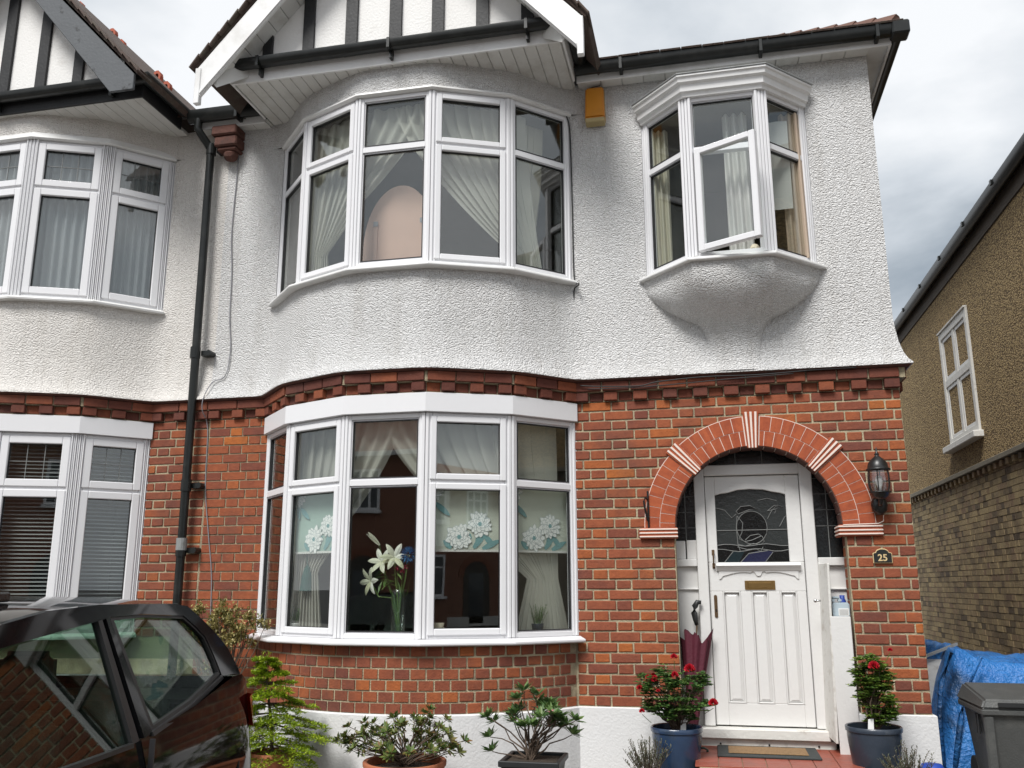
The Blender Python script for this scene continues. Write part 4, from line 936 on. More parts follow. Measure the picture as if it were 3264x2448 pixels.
# roman blinds with printed peonies
def blind(label, i, a0, a1, mt, seed, group='printed roman blinds of the ground-floor bay'):
    random.seed(seed)
    p, q = BAY[i], BAY[i+1]; L = math.hypot(q[0]-p[0], q[1]-p[1]); t = ((q[0]-p[0])/L, (q[1]-p[1])/L); n = (t[1], -t[0])
    def P(a, z, d): return (p[0]+t[0]*a+n[0]*d, p[1]+t[1]*a+n[1]*d, z)
    c = P((a0+a1)/2, 1.12, -.09)
    b = thing('roman_blind', label, 'blind', c, group)
    MB().grid(lambda u, v: P(a0+(a1-a0)*u, 1.12+.50*v+.006*math.sin(u*7+seed), -.09+.004*math.sin(v*9)), 10, 14).build('cloth', g(mt), b, fix=False)
    MB().fb(p, t, n, a0, a1, -.098, -.084, 1.108, 1.124).build('hem_bar', g('white curtain'), b)
    def petal(mbb, ca, cz, r0, r1, ang, w, d):
        ca_, sa_ = math.cos(ang), math.sin(ang); pts = []
        for k in range(9):
            u = k/8; rr_ = r0+(r1-r0)*u; ww = w*math.sin(PI*min(1, .12+u*.86))**.7; pts.append((rr_, ww))
        out = [(r, w_) for r, w_ in pts]+[(r, -w_) for r, w_ in reversed(pts)]
        vs = [P(ca+r*ca_-w_*sa_, cz+r*sa_+w_*ca_, d) for r, w_ in out]
        vs = [v for v in vs]; mbb.add(vs, [tuple(range(len(vs)))])
    for fa_, fz, R in ((.40, 1.215, .10), (.68, 1.31, .095), (.04, 1.55, .085)):
        ca = a0+(a1-a0)*fa_
        fl_ = MB(); d = -.0825
        sh_ = MB()
        for ringn, (rr0, rr1, cnt_) in enumerate(((.25, 1.0, 13), (.15, .8, 11), (.08, .6, 9), (.0, .4, 7))):
            for k in range(cnt_):
                an_ = 2*PI*(k+rnd(-.25, .25))/cnt_+ringn; le = rr1*rnd(.82, 1.1); ww_ = R*rnd(.16, .24); d += .00012
                petal(sh_, ca, fz, R*rr0, R*le*1.03, an_, ww_*1.22, d); d += .00008; petal(fl_, ca, fz, R*rr0, R*le, an_, ww_, d)
        sh_.build('printed_shade', g('print shade'), b, fix=False)
        fl_.build('printed_flower', g('print white'), b, fix=False)
        ct = MB()
        for k in range(6): d += .00006; petal(ct, ca, fz, 0, R*.2, 2*PI*k/6, R*.06, d)
        ct.build('printed_centre', g('print leaf'), b, fix=False)
    lf = MB(); d = -.0845
    for fa_, fz, ang, ln in ((.50, 1.14, 1.9, .12), (.60, 1.135, .9, .15), (.72, 1.13, .45, .15), (.08, 1.46, -.7, .14), (.56, 1.20, 2.2, .08), (.86, 1.16, .8, .10), (.30, 1.135, 2.4, .08), (.64, 1.15, 1.3, .12), (.02, 1.47, -1.3, .1)):
        ca = a0+(a1-a0)*fa_; d += .0001
        if ca+ln*math.cos(ang) > a1-.01: ang = PI-ang
        petal(lf, ca, fz, 0, ln, ang, .021, d)
    lf.build('printed_leaves', g('print leaf'), b, fix=False)
    random.seed(seed+99)
blind('mint blind with printed peonies, leftmost of the ground-floor bay', 1, .05, .60, 'blind mint', 3)
blind('cream blind with printed peonies in the middle-right pane of the ground-floor bay', 3, .05, .60, 'blind cloth', 4)
blind('cream blind with printed peonies in the rightmost pane of the ground-floor bay', 4, .04, .56, 'blind cloth', 5)
def onsill(i, a, d=-.14):
    p, q = BAY[i], BAY[i+1]; L = math.hypot(q[0]-p[0], q[1]-p[1]); t = ((q[0]-p[0])/L, (q[1]-p[1])/L); n = (t[1], -t[0])
    return (p[0]+t[0]*a+n[0]*d, p[1]+t[1]*a+n[1]*d, .501)
# leaves -----------------------------------------------------------
def leaf(mb, c, d, up_, l, w, fold=.25):
    d = d.normalized(); s = d.cross(up_); s = s.normalized() if s.length > 1e-4 else Vector((1, 0, 0)); n = s.cross(d)
    c = Vector(c); a = c; b = c+d*l*.5+s*w*.5+n*w*fold; e = c+d*l; f = c+d*l*.5-s*w*.5+n*w*fold; m_ = c+d*l*.5
    mb.add([a, b, e, f, m_], [(0, 4, 1), (1, 4, 2), (2, 4, 3), (3, 4, 0)])
def rv(zlo=-1, zhi=1):
    while True:
        v = Vector((rnd(-1, 1), rnd(-1, 1), rnd(-1, 1)))
        if .05 < v.length < 1: return v.normalized()
def curl(mb, c, d, axis, l, w, bend):
    d = d.normalized(); axis = axis.normalized(); s = d.cross(axis).normalized(); vs = []; p = Vector(c); N = 7
    for k in range(N+1):
        u = k/N; ww = w*.5*(math.sin(PI*min(1, .10+.88*u))**.75); nrm = s.cross(d); vs += [p+s*ww-nrm*ww*.25, p.copy(), p-s*ww-nrm*ww*.25]
        d = (d-axis*bend*u/N*2.2).normalized(); p = p+d*l/N
    mb.add(vs, [(k*3+j, k*3+j+1, k*3+j+4, k*3+j+3) for k in range(N) for j in (0, 1)])
# vase of lilies
vx, vy, vz = onsill(2, .40, -.17)
V = thing('flower_vase', 'tall glass vase of white lilies and a blue chrysanthemum in the bay window', 'vase', (vx, vy, vz))
MB().lathe([(.045, 0), (.05, .01), (.055, .30), (.062, .34), (.058, .34), (.051, .3), (.045, .02), (0, .018)], (vx, vy, vz), 20, caps=False).build('glass_body', g('clear glass'), V, smooth=True)
stm = MB()
def stem_to(p, r=.006): stm.tube([(vx+rnd(-.02, .02), vy, vz+.03), (vx+(p[0]-vx)*.25, vy+(p[1]-vy)*.2, vz+.28), (vx+(p[0]-vx)*.7, vy+(p[1]-vy)*.6, vz+(p[2]-vz)*.72), p], [r, r, r*.9, r*.6], 6)
lil = [((vx-.13, vy-.02, vz+.54), (-.2, -.8, .35)), ((vx-.03, vy-.03, vz+.57), (.4, -.8, .35)), ((vx-.22, vy-.0, vz+.40), (-.5, -.8, -.1)), ((vx-.16, vy, vz+.66), (-.6, -.3, .7))]
for k, (p, d) in enumerate(lil):
    stem_to(p, .009 if k == 0 else .006); d = Vector(d).normalized(); s = d.cross(Vector((0, 0, 1))).normalized(); w = s.cross(d); fl_ = MB()
    for j in range(6 if k < 3 else 3):
        a = 2*PI*j/6+k; o = (s*math.cos(a)+w*math.sin(a)); q = (d*.5+o).normalized() if k < 3 else (d+o*.12)
        curl(fl_, Vector(p), q if k < 3 else d+o*.12, d, .12 if k < 3 else .13, .042 if k < 3 else .03, .9 if k < 3 else 0)
    fl_.build('lily', g('lily petal'), V, fix=False)
cp_ = Vector((vx+.08, vy-.03, vz+.585)); stem_to(cp_); ch = MB()
for j in range(150):
    d = rv(); 
    if d.y > .5: continue
    leaf(ch, cp_+d*.02, d, Vector((0, 0, 1)) if abs(d.z) < .9 else Vector((1, 0, 0)), .05, .016, .3)
ch.build('chrysanthemum', g('blue petal'), V, fix=False)
for p in ((vx-.01, vy-.02, vz+.49), (vx+.06, vy-.02, vz+.50), (vx+.03, vy-.01, vz+.47)):
    stem_to(p, .003); ch = MB()
    for j in range(24): d = rv(); leaf(ch, Vector(p), d, Vector((0, 0, 1)), .024, .014)
    ch.build('carnation', g('pink petal'), V, fix=False)
for j in range(5): stem_to((vx+rnd(-.1, .13), vy+rnd(-.03, .03), vz+rnd(.4, .5)), .002)
stm.build('stem', g('rose leaf'), V)
lv = MB()
for j in range(16): leaf(lv, (vx-rnd(.0, .14), vy+rnd(-.03, .02), vz+rnd(.36, .55)), Vector((rnd(-1, .5), rnd(-.6, .2), rnd(-.5, .3))), Vector((0, 0, 1)), rnd(.08, .14), .025)
lv.build('leaves', g('rose leaf'), V, fix=False)
# tea-light jug
cx_, cy_, cz_ = onsill(3, .13, -.12)
J = thing('candle_cup', 'small pale frosted cup with handle on the bay window board', 'cup', (cx_, cy_, cz_))
MB().lathe([(.0, 0), (.028, .0), (.03, .01), (.034, .06), (.048, .105), (.044, .105), (.03, .06), (.026, .015), (0, .012)], (cx_, cy_, cz_), 18, caps=False).build('body', g('cream shade'), J, smooth=True)
MB().tube([(cx_+.034, cy_, cz_+.02), (cx_+.058, cy_, cz_+.03), (cx_+.06, cy_, cz_+.06), (cx_+.038, cy_, cz_+.075)], .004, 6).build('handle', g('cream shade'), J)
# oil lamp
lx, ly, lz = onsill(1, .47, -.15)
Lp = thing('oil_lamp', 'glass oil lamp behind the second pane of the ground-floor bay', 'lamp', (lx, ly, lz))
MB().lathe([(.0, 0), (.05, 0), (.05, .012), (.02, .03), (.015, .06), (.03, .08), (.05, .10), (.05, .13), (.022, .15)], (lx, ly, lz), 16).build('base', g('old brass'), Lp, smooth=True)
MB().lathe([(.022, .15), (.04, .19), (.042, .22), (.026, .28), (.022, .33), (.045, .36)], (lx, ly, lz), 16, caps=False).build('chimney', g('lamp glass'), Lp, smooth=True)
# tassel
tx, ty, tz = onsill(1, .17, -.115); tz = 1.0
T = thing('curtain_tassel', 'dark green tassel hanging against the cream voile on the left of the bay', 'tassel', (tx, ty, .83))
MB().lathe([(.052, 0), (.05, .02), (.042, .10), (.026, .16), (.012, .19)], (tx, ty, .83), 14).build('skirt', g('tassel green'), T)
MB().tube([(tx, ty, 1.015), (tx-.01, ty, 1.10)], .005, 6).build('cord', g('tassel green'), T)
def sill_plant(name, label, i, a, potm, h, d=-.13, n=46, seed=1):
    random.seed(seed); x, y, z = onsill(i, a, d); t_ = thing(name, label, 'plant', (x, y, z))
    MB().lathe([(.0, 0), (.036, 0), (.048, .085), (.05, .09), (.044, .09), (.04, .075), (0, .072)], (x, y, z), 16, caps=False).build('pot', g(potm), t_, smooth=True)
    f = MB()
    for j in range(n):
        a_ = rnd(0, 6.28); r = rnd(0, .03); e = rnd(.03, .08); hh = h*rnd(.5, 1); p0 = Vector((x+r*math.cos(a_), y+r*math.sin(a_), z+.07)); p1 = Vector((x+e*math.cos(a_), y+e*math.sin(a_)*.7, z+.07+hh))
        f.tube([p0, p0.lerp(p1, .5)+Vector((0, 0, .01)), p1], [.0014, .0012, .0008], 3)
        for k in range(7): leaf(f, p0.lerp(p1, .35+.65*k/7), Vector((rnd(-1, 1), rnd(-1, 1), rnd(.2, 1.2))), Vector((0, 0, 1)), rnd(.012, .022), .005)
    f.build('foliage', g('rhodo leaf'), t_, fix=False)
sill_plant('potted_herb', 'lavender in a small pot on the right of the bay window board', 4, .30, 'dark blue glaze', .17, -.12, 46, 5)
sill_plant('potted_herb', 'small green plant in a white pot on the left of the bay window board', 1, .05, 'lamp white', .15, -.11, 40, 6)
# neighbour: nets upstairs, venetian blinds downstairs
for i in range(5):
    p, q = NB[i], NB[i+1]
    L = math.hypot(q[0]-p[0], q[1]-p[1]); t = ((q[0]-p[0])/L, (q[1]-p[1])/L); n = (t[1], -t[0])
    nm = ['hidden far left', 'far left', 'middle', 'second from the right', 'rightmost'][i]
    if i < 2: continue
    o = MB().grid(lambda u, v: (p[0]+t[0]*(.08+u*(L-.16))+n[0]*(-.12+.02*math.sin(u*40+v)), p[1]+t[1]*(.08+u*(L-.16))+n[1]*(-.12+.02*math.sin(u*40+v)), 3.33+v*1.4), 60, 4).build('net_curtain', g('grey net'), fix=False, smooth=True)
    tag(o, 'grey net curtain in the %s upstairs light of the left neighbour' % nm, 'curtain', 'net curtains of the left neighbour')
    bl = thing('venetian_blind', 'dark slatted blind in the %s ground-floor light of the left neighbour' % nm, 'blind', (p[0]+t[0]*L/2-n[0]*.12, p[1]+t[1]*L/2-n[1]*.12, .56), 'venetian blinds of the left neighbour')
    sl_ = MB()
    for k in range(46):
        z = .58+k*.032; a = .07; b = L-.07
        P = lambda aa, d, zz: (p[0]+t[0]*aa+n[0]*d, p[1]+t[1]*aa+n[1]*d, zz)
        sl_.hexa([P(a, -.105, z), P(b, -.105, z), P(b, -.125, z+.012), P(a, -.125, z+.012), P(a, -.105, z+.001), P(b, -.105, z+.001), P(b, -.125, z+.013), P(a, -.125, z+.013)])
    tag(sl_.build('slat', g('slat'), bl), None, kind='stuff')
    MB().fb(p, t, n, .065, L-.065, -.13, -.10, 2.055, 2.085).build('head_rail', g('slat'), bl)

# ================================================================ things fixed to the walls
# burglar alarm
A_ = thing('alarm_box', 'yellow burglar alarm box under the eaves beside the bay', 'alarm box', (-2.19, -.05, 4.64))
ab = MB(); ab.hexa([(-2.275, -.012, 4.68), (-2.105, -.012, 4.68), (-2.105, -.0, 4.68), (-2.275, -.0, 4.68), (-2.27, -.012, 4.985), (-2.11, -.012, 4.985), (-2.11, 0, 4.985), (-2.27, 0, 4.985)]); ab.build('back_plate', g('alarm base'), A_)
MB().hexa([(-2.272, -.098, 4.695), (-2.108, -.098, 4.695), (-2.108, -.0125, 4.67), (-2.272, -.0125, 4.67), (-2.266, -.082, 4.98), (-2.114, -.082, 4.98), (-2.114, -.0125, 4.985), (-2.266, -.0125, 4.985)]).build('cover', g('alarm yellow'), A_, bevel=.012, segs=2)
MB().hexa([(-2.270, -.094, 4.655), (-2.11, -.094, 4.655), (-2.11, -.0125, 4.645), (-2.27, -.0125, 4.645), (-2.272, -.097, 4.694), (-2.108, -.097, 4.694), (-2.108, -.0125, 4.669), (-2.272, -.0125, 4.669)]).build('base', g('alarm base'), A_, bevel=.006)
MB().tube([(-2.25, -.05, 4.985), (-2.2, -.05, 5.0), (-2.14, -.06, 5.0), (-2.13, -.10, 5.06)], .004, 6).build('cable', g('cable black'), A_)
# lantern
lx, ly, lz = -.232, -.155, 1.37
LN = thing('wall_lantern', 'black wall lantern with bowed glass at the right of the porch arch', 'lantern', (lx, 0, lz))
MB().lathe([(.0, 0), (.02, .003), (.05, .03), (.058, .07), (.05, .11), (.03, .13), (0, .135)], (lx+.005, -.05, lz-.02), 20, sy=.85).build('back_plate', g('black metal'), LN, smooth=True)
MB().tube([(lx, -.08, lz+.05), (lx, -.125, lz+.05), (lx, ly, lz+.085), (lx, ly, lz+.12)], .016, 10).build('arm', g('black metal'), LN, smooth=True)
MB().lathe([(.0, .08), (.03, .085), (.055, .105), (.064, .125), (.074, .128), (.074, .136), (.0, .136)], (lx, ly, lz), 24).build('gallery', g('black metal'), LN, smooth=True)
gp_ = [(.062, .137), (.072, .17), (.076, .21), (.074, .25), (.068, .288)]
MB().lathe(gp_, (lx, ly, lz), 24, caps=False).build('glass_shade', g('lamp glass'), LN, smooth=True)
for k in range(6):
    a = 2*PI*k/6+.25; MB().tube([(lx+(r+.003)*math.cos(a), ly+(r+.003)*math.sin(a), lz+z) for r, z in gp_], .0042, 6).build('glazing_bar', g('black metal'), LN)
MB().lathe([(.083, .286), (.083, .298), (.072, .302), (.066, .335), (.045, .365), (.02, .385), (.012, .395), (.018, .402), (.008, .415), (.006, .44), (.0, .458)], (lx, ly, lz), 24).build('cap', g('black metal'), LN, smooth=True)
MB().lathe([(.0, .14), (.012, .145), (.015, .17), (.026, .20), (.027, .222), (.018, .245), (0, .252)], (lx, ly, lz), 14).build('bulb', g('lamp white'), LN, smooth=True)
MB().tube([(lx+.03, -.03, lz-.02), (lx+.028, -.022, lz-.06), (lx-.01, -.038, lz-.078), (lx-.25, -.04, lz-.084)], .004, 6).build('cable', g('white joint'), LN)
# number plaque
NP = thing('number_plaque', 'black arched house number plaque reading 25 on the brick pier', 'house number', (-.232, -.02, 1.01))
ol = [(-.297, 1.014), (-.167, 1.014), (-.167, 1.082), (-.172, 1.088), (-.185, 1.09)]+[(-.232+.045*math.cos(a), 1.09+.028*math.sin(a)) for a in [PI*i/10 for i in range(0, 11)]]+[(-.279, 1.09), (-.292, 1.088), (-.297, 1.082)]
MB().exy(ol, -.020, -.0075).build('rim', g('number gold'), NP, bevel=.002)
cen = (-.232, 1.06); MB().exy([(cen[0]+(x-cen[0])*.92, cen[1]+(z-cen[1])*.88) for x, z in ol], -.0235, -.0202).build('plate', g('plaque black'), NP)
def digits(txt, x, y, z, size, mt, parent, name):
    cu = bpy.data.curves.new(name, 'FONT'); cu.body = txt; cu.size = size; cu.extrude = .0012; cu.offset = .0012; cu.align_x = 'CENTER'
    to = bpy.data.objects.new(name+'_src', cu); C.objects.link(to); dg = bpy.context.evaluated_depsgraph_get(); me = bpy.data.meshes.new_from_object(to.evaluated_get(dg)); bpy.data.objects.remove(to)
    me.materials.clear(); me.materials.append(g(mt)); me.transform(Matrix.Rotation(PI/2, 4, 'X')); return link(name, me, parent, (x, y, z))
digits('25', -.233, -.0248, 1.031, .066, 'number_gold' if 'number_gold' in MATS else 'number gold', NP, 'numerals')
# wall hook beside the arch
HK = thing('wall_bracket', 'rusty black iron bracket at the left foot of the arch', 'bracket', (-1.865, -.01, 1.27))
MB().box(-1.874, -1.860, -.032, -.0195, 1.275, 1.565).build('strap', g('black metal'), HK, bevel=.003)
MB().tube([(-1.868, -.03, 1.50), (-1.885, -.06, 1.51), (-1.895, -.07, 1.485), (-1.89, -.065, 1.44), (-1.872, -.035, 1.34)], .008, 8).build('hook', g('black metal'), HK)
# cables
def cable(label, pts, r, mt):
    P = [Vector(p) for p in pts]; out = []
    for i in range(len(P)-1):
        p0, p1, p2, p3 = P[max(i-1, 0)], P[i], P[i+1], P[min(i+2, len(P)-1)]
        for k in range(6):
            t = k/6; out.append(.5*((2*p1)+(p2-p0)*t+(2*p0-5*p1+4*p2-p3)*t*t+(3*p1-p0-3*p2+p3)*t**3))
    return tag(MB().tube(out+[P[-1]], r, 6).build('cable', g(mt), smooth=True), label, 'cable')
cable('thin grey cable hanging down the white wall right of the downpipe', [(-5.49, -.10, 5.07), (-5.50, -.03, 4.9), (-5.515, -.012, 4.5), (-5.525, -.012, 4.0), (-5.495, -.012, 3.6), (-5.485, -.012, 3.2), (-5.455, -.012, 2.9), (-5.475, -.03, 2.66), (-5.58, -.05, 2.60), (-5.625, -.095, 2.47), (-5.64, -.085, 2.35), (-5.62, -.012, 2.2), (-5.60, -.012, 1.7), (-5.54, -.012, 1.3), (-5.48, -.012, .92), (-5.46, -.012, .4)], .0045, 'cable grey')
cable('black cable down the white wall at the right of the bay', [(-2.44, -.02, 4.78), (-2.412, -.012, 4.6), (-2.405, -.012, 3.9), (-2.40, -.014, 3.33), (-2.35, -.09, 3.235), (-2.40, -.03, 3.20), (-2.40, -.012, 2.95), (-2.398, -.014, 2.75), (-2.395, -.045, 2.54), (-2.392, -.10, 2.46)], .006, 'cable black')
cable('black cable sagging along the brick string course above the porch', [(-2.36, -.075, 2.40), (-2.2, -.075, 2.385), (-1.9, -.075, 2.375), (-1.75, -.078, 2.40), (-1.4, -.078, 2.42), (-1.0, -.078, 2.415), (-.6, -.078, 2.43), (-.3, -.08, 2.432)], .005, 'cable black')
cable('second black cable loosely looped below the string course', [(-2.3, -.07, 2.37), (-1.95, -.07, 2.365), (-1.6, -.075, 2.375), (-1.2, -.075, 2.395), (-.75, -.078, 2.41)], .004, 'cable black')

# ================================================================ porch things
random.seed(21)
DM = thing('door_mat', 'coir doormat with dark rubber border on the red porch tiles', 'doormat', (-1.1, -.09, -.266))
MB().box(-1.445, -.77, -.30, .11, -.2655, -.252).build('rubber_border', g('mat rubber'), DM, bevel=.004)
MB().box(-1.37, -.845, -.225, .04, -.2515, -.245).build('coir_pad', g('coir'), DM, bevel=.003)
# meter cupboard with open door
CB = thing('storage_cupboard', 'narrow white cupboard with its door open at the right of the front door', 'cupboard', (-.56, .08, -.3))
cbx = MB(); cbx.box(-.622, -.482, -.032, -.014, -.305, .648); cbx.box(-.600, -.482, -.013, .2, .62, .640); cbx.build('carcass', g('white wood'), CB, bevel=.004)
MB().hexa([(-.690, .245, -.17), (-.672, .245, -.17), (-.628, -.03, -.2), (-.645, -.03, -.2), (-.655, .245, 1.018), (-.637, .245, 1.018), (-.596, -.03, 1.018), (-.613, -.03, 1.018)]).build('door', g('worn white wood'), CB, bevel=.003)
kn = MB().tube([(-.668, .03, .755), (-.70, .026, .755)], .007, 8); kn.ico((-.705, .026, .755), .014, 2); kn.build('knob', g('chrome'), CB, smooth=True)
jx, jy, jz = -.53, .10, .642
JG = thing('plastic_container', 'translucent plastic fluid container standing on the white cupboard', 'container', (jx, jy, jz))
jm = MB(); jm.box(jx-.058, jx+.058, jy-.05, jy+.05, jz, jz+.10); jm.box(jx-.058, jx-.036, jy-.03, jy+.03, jz+.10, jz+.135); jm.box(jx-.058, jx+.0, jy-.03, jy+.03, jz+.125, jz+.142); jm.box(jx-.015, jx+.01, jy-.03, jy+.03, jz+.10, jz+.13)
mat('cloudy plastic', (.42, .50, .55), .35, .1); jm.build('body', g('cloudy plastic'), JG, bevel=.008, segs=2)
MB().box(jx-.02, jx+.05, jy-.0525, jy-.0505, jz+.01, jz+.06).build('paper_label', g('white tag'), JG)
for k in range(5): MB().box(jx-.015, jx+.045, jy-.0535, jy-.0526, jz+.016+k*.008, jz+.019+k*.008).build('print_line', g('lead line'), JG)
bx_ = MB().lathe([(.0, 0), (.026, 0), (.026, .11), (.018, .125), (.018, .15), (0, .15)], (jx+.03, jy+.09, jz), 14).build('spray_bottle', g('blue cap'), smooth=True); tag(bx_, 'blue topped bottle behind the plastic container', 'bottle')
# umbrella
ux, uy = -1.60, .09
UM = thing('umbrella', 'maroon folded umbrella with black handle leaning in the porch', 'umbrella', (ux, uy, -.26))
tip = Vector((-1.615, .07, -.26)); hnd = Vector((-1.548, .17, .60)); ax_ = (hnd-tip)
MB().tube([tip, tip+ax_*.98], .0055, 8).build('shaft', g('old brass'), UM)
hm = MB(); q = tip+ax_*.97; hm.tube([q, q+Vector((-.008, 0, .04)), q+Vector((-.016, 0, .09)), q+Vector((-.01, 0, .135)), q+Vector((.012, 0, .168)), q+Vector((.04, 0, .165))], [.014, .02, .024, .023, .02, .015], 10); hm.build('handle', g('black plastic'), UM, smooth=True)
cn = MB(); NN = 40; ro = []
for j in range(9):
    v = j/8; z = v*.90
    for i in range(NN):
        a = 2*PI*i/NN; pleat = .5+.5*math.cos(a*8); R = .02+.105*v**1.2*(.6+.4*pleat)
        lift = (.05*pleat+.03*math.cos(a*3)) * v**3
        c0 = tip+ax_*(z); ro.append((c0.x+R*math.cos(a), c0.y+R*math.sin(a)*.75, c0.z+lift-.04*v**4))
cn.add(ro, [(j*NN+i, j*NN+(i+1) % NN, (j+1)*NN+(i+1) % NN, (j+1)*NN+i) for j in range(8) for i in range(NN)])
cn.build('canopy', g('maroon cloth'), UM, smooth=True)
# watering can behind the pot
WC = thing('watering_can', 'dark green plastic watering can half hidden behind the blue rose pot', 'watering can', (-1.58, -.12, -.45))
MB().lathe([(.0, 0), (.06, 0), (.058, .19), (.05, .215), (0, .215)], (-1.615, -.12, -.45), 18).build('body', g('dark green plastic'), WC, smooth=True)
MB().tube([(-1.57, -.12, -.245), (-1.535, -.12, -.24), (-1.512, -.12, -.252), (-1.514, -.12, -.32), (-1.53, -.12, -.335), (-1.565, -.12, -.33)], .0085, 8).build('handle', g('dark green plastic'), WC, smooth=True)

# ================================================================ plants
def lathe_pot(parent, c, rtop, rbot, h, mt, wall=.014, rim=True, n=32):
    prof = [(0, 0), (rbot*.9, 0), (rbot, .006)]+[(rbot+(rtop-rbot)*((k/6)**.85), h*k/6) for k in range(1, 6)]
    if rim: prof += [(rtop-.008, h-.035), (rtop, h-.03), (rtop+.002, h-.006), (rtop-.004, h), (rtop-wall, h-.004), (rtop-wall-.004, h-.06), (0, h-.06)]
    else: prof += [(rtop, h), (rtop-wall, h), (rtop-wall-.004, h-.05), (0, h-.05)]
    o = MB().lathe(prof, c, n, caps=False).build('pot', g(mt), parent); shade_auto(o, 50)
    MB().lathe([(0, 0), (rtop-wall-.004, 0), (rtop-wall-.003, .012), (rtop*.6, .022), (0, .03)], (c[0], c[1], c[2]+h-.062), 20, caps=False).build('soil', g('soil'), parent)
    return c[2]+h-.035
def branchy(parent, base, tips, mt='bark', r0=.008, r1=.0022, wob=.02):
    m = MB()
    for t_ in tips:
        b = Vector(base)+Vector((rnd(-.02, .02), rnd(-.02, .02), 0)); t_ = Vector(t_); pts = [b]
        for k in range(1, 5):
            u = k/4; p = b.lerp(t_, u); p.z = b.z+(t_.z-b.z)*u**.75 if t_.z > b.z else p.z
            if k < 4: p += Vector((rnd(-wob, wob), rnd(-wob, wob), rnd(-wob, wob)*.5))
            pts.append(p)
        m.tube(pts, [r0*(1-u/4)+r1*(u/4) for u in range(5)], 5)
    return m.build('stem', g(mt), parent)
def rosette(mb, c, axis, n, l, w):
    axis = axis.normalized()
    for k in range(n):
        d = rv(); d = (d-axis*d.dot(axis)).normalized()*rnd(.7, 1.1)+axis*rnd(.1, .9); leaf(mb, Vector(c)+d*.004, d, axis, l*rnd(.7, 1.15), w*rnd(.8, 1.2), .12)
# azalea in terracotta bowl
random.seed(31)
ax1, ay1 = -3.37, -1.15
P1 = thing('potted_azalea', 'spreading azalea in a round terracotta bowl in front of the bay', 'potted plant', (ax1, ay1, ground_z(ay1)))
zb_ = lathe_pot(P1, (ax1, ay1, ground_z(ay1)), .262, .19, -.205-ground_z(ay1), 'terracotta', .024)
tips = []
for k in range(74):
    a = rnd(0, 6.28); r = .40*math.sqrt(rnd(.03, 1)); h = rnd(.10, .31)*(1-.45*(r/.40)**2); tips.append((ax1+r*math.cos(a), ay1+r*math.sin(a)*.6, -.22+h))
tips += [(ax1-.44, ay1-.02, -.10), (ax1-.38, ay1, -.02), (ax1+.31, ay1-.05, -.13), (ax1-.36, ay1, -.16), (ax1+.27, ay1, .04), (ax1+.16, ay1, .10)]
branchy(P1, (ax1, ay1, zb_), tips, r0=.005)
f = MB()
for t_ in tips: rosette(f, t_, Vector((t_[0]-ax1, t_[1]-ay1, .35)), 20, .050, .020)
for t_ in tips:
    for k in range(9): q = Vector((ax1, ay1, -.2)).lerp(Vector(t_), rnd(.72, 1)); leaf(f, q+rv()*.02, rv(), Vector((0, 0, 1)), .034, .014)
f.build('foliage', g('azalea leaf'), P1, fix=False)
# rhododendron in square black planter
ax2, ay2 = -2.55, -1.1
P2 = thing('potted_rhododendron', 'open rhododendron bush in a square black planter', 'potted plant', (ax2, ay2, ground_z(ay2)))
gz = ground_z(ay2); pb = MB(); zt_ = -.165
pb.hexa([(ax2-.13, ay2-.13, gz), (ax2+.13, ay2-.13, gz), (ax2+.13, ay2+.13, gz), (ax2-.13, ay2+.13, gz), (ax2-.172, ay2-.172, zt_-.03), (ax2+.172, ay2-.172, zt_-.03), (ax2+.172, ay2+.172, zt_-.03), (ax2-.172, ay2+.172, zt_-.03)])
pb.ring((ax2-.185, ay2-.185, 0), (1, 0), (0, 1), 0, .37, 0, .018, zt_-.035, zt_, .03) if False else None
for s0 in (0, 1, 2, 3):
    a = PI/2*s0; ca, sa = round(math.cos(a)), round(math.sin(a)); q = lambda u, v, z: (ax2+u*ca-v*sa, ay2+u*sa+v*ca, z)
    pb.hexa([q(-.186, -.186, zt_-.035), q(.186, -.186, zt_-.035), q(.16, -.16, zt_-.035), q(-.16, -.16, zt_-.035), q(-.186, -.186, zt_), q(.186, -.186, zt_), q(.16, -.16, zt_), q(-.16, -.16, zt_)])
pb.build('pot', g('black plastic'), P2, bevel=.004)
MB().box(ax2-.158, ax2+.158, ay2-.158, ay2+.158, zt_-.028, zt_-.018).build('soil', g('soil'), P2)
tips = []
for k in range(22):
    a = rnd(0, 6.28); r = .26*math.sqrt(rnd(.05, 1)); tips.append((ax2-.03+r*math.cos(a), ay2+r*.6*math.sin(a), rnd(-.02, .14)))
tips += [(ax2-.06, ay2, .22), (ax2-.10, ay2, .17), (ax2+.02, ay2, .19), (ax2+.24, ay2, -.03), (ax2+.20, ay2, .03), (ax2-.28, ay2, -.06), (ax2-.26, ay2-.02, -.14), (ax2+.26, ay2, .05), (ax2-.12, ay2, .08), (ax2-.25, ay2, .03), (ax2+.1, ay2, .12), (ax2+.14, ay2, .05)]
branchy(P2, (ax2-.03, ay2, zt_-.02), tips, r0=.0065, r1=.0024, wob=.03)
f = MB()
for t_ in tips: rosette(f, t_, Vector((t_[0]-ax2, t_[1]-ay2, .5)), 22, .078, .026)
f.build('foliage', g('rhodo leaf'), P2, fix=False)
f = MB()
for t_ in tips[3:9]: rosette(f, Vector(t_)+Vector((0, -.02, .01)), Vector((0, 0, 1)), 5, .03, .012)
f.build('bud', g('pink bud'), P2, fix=False)
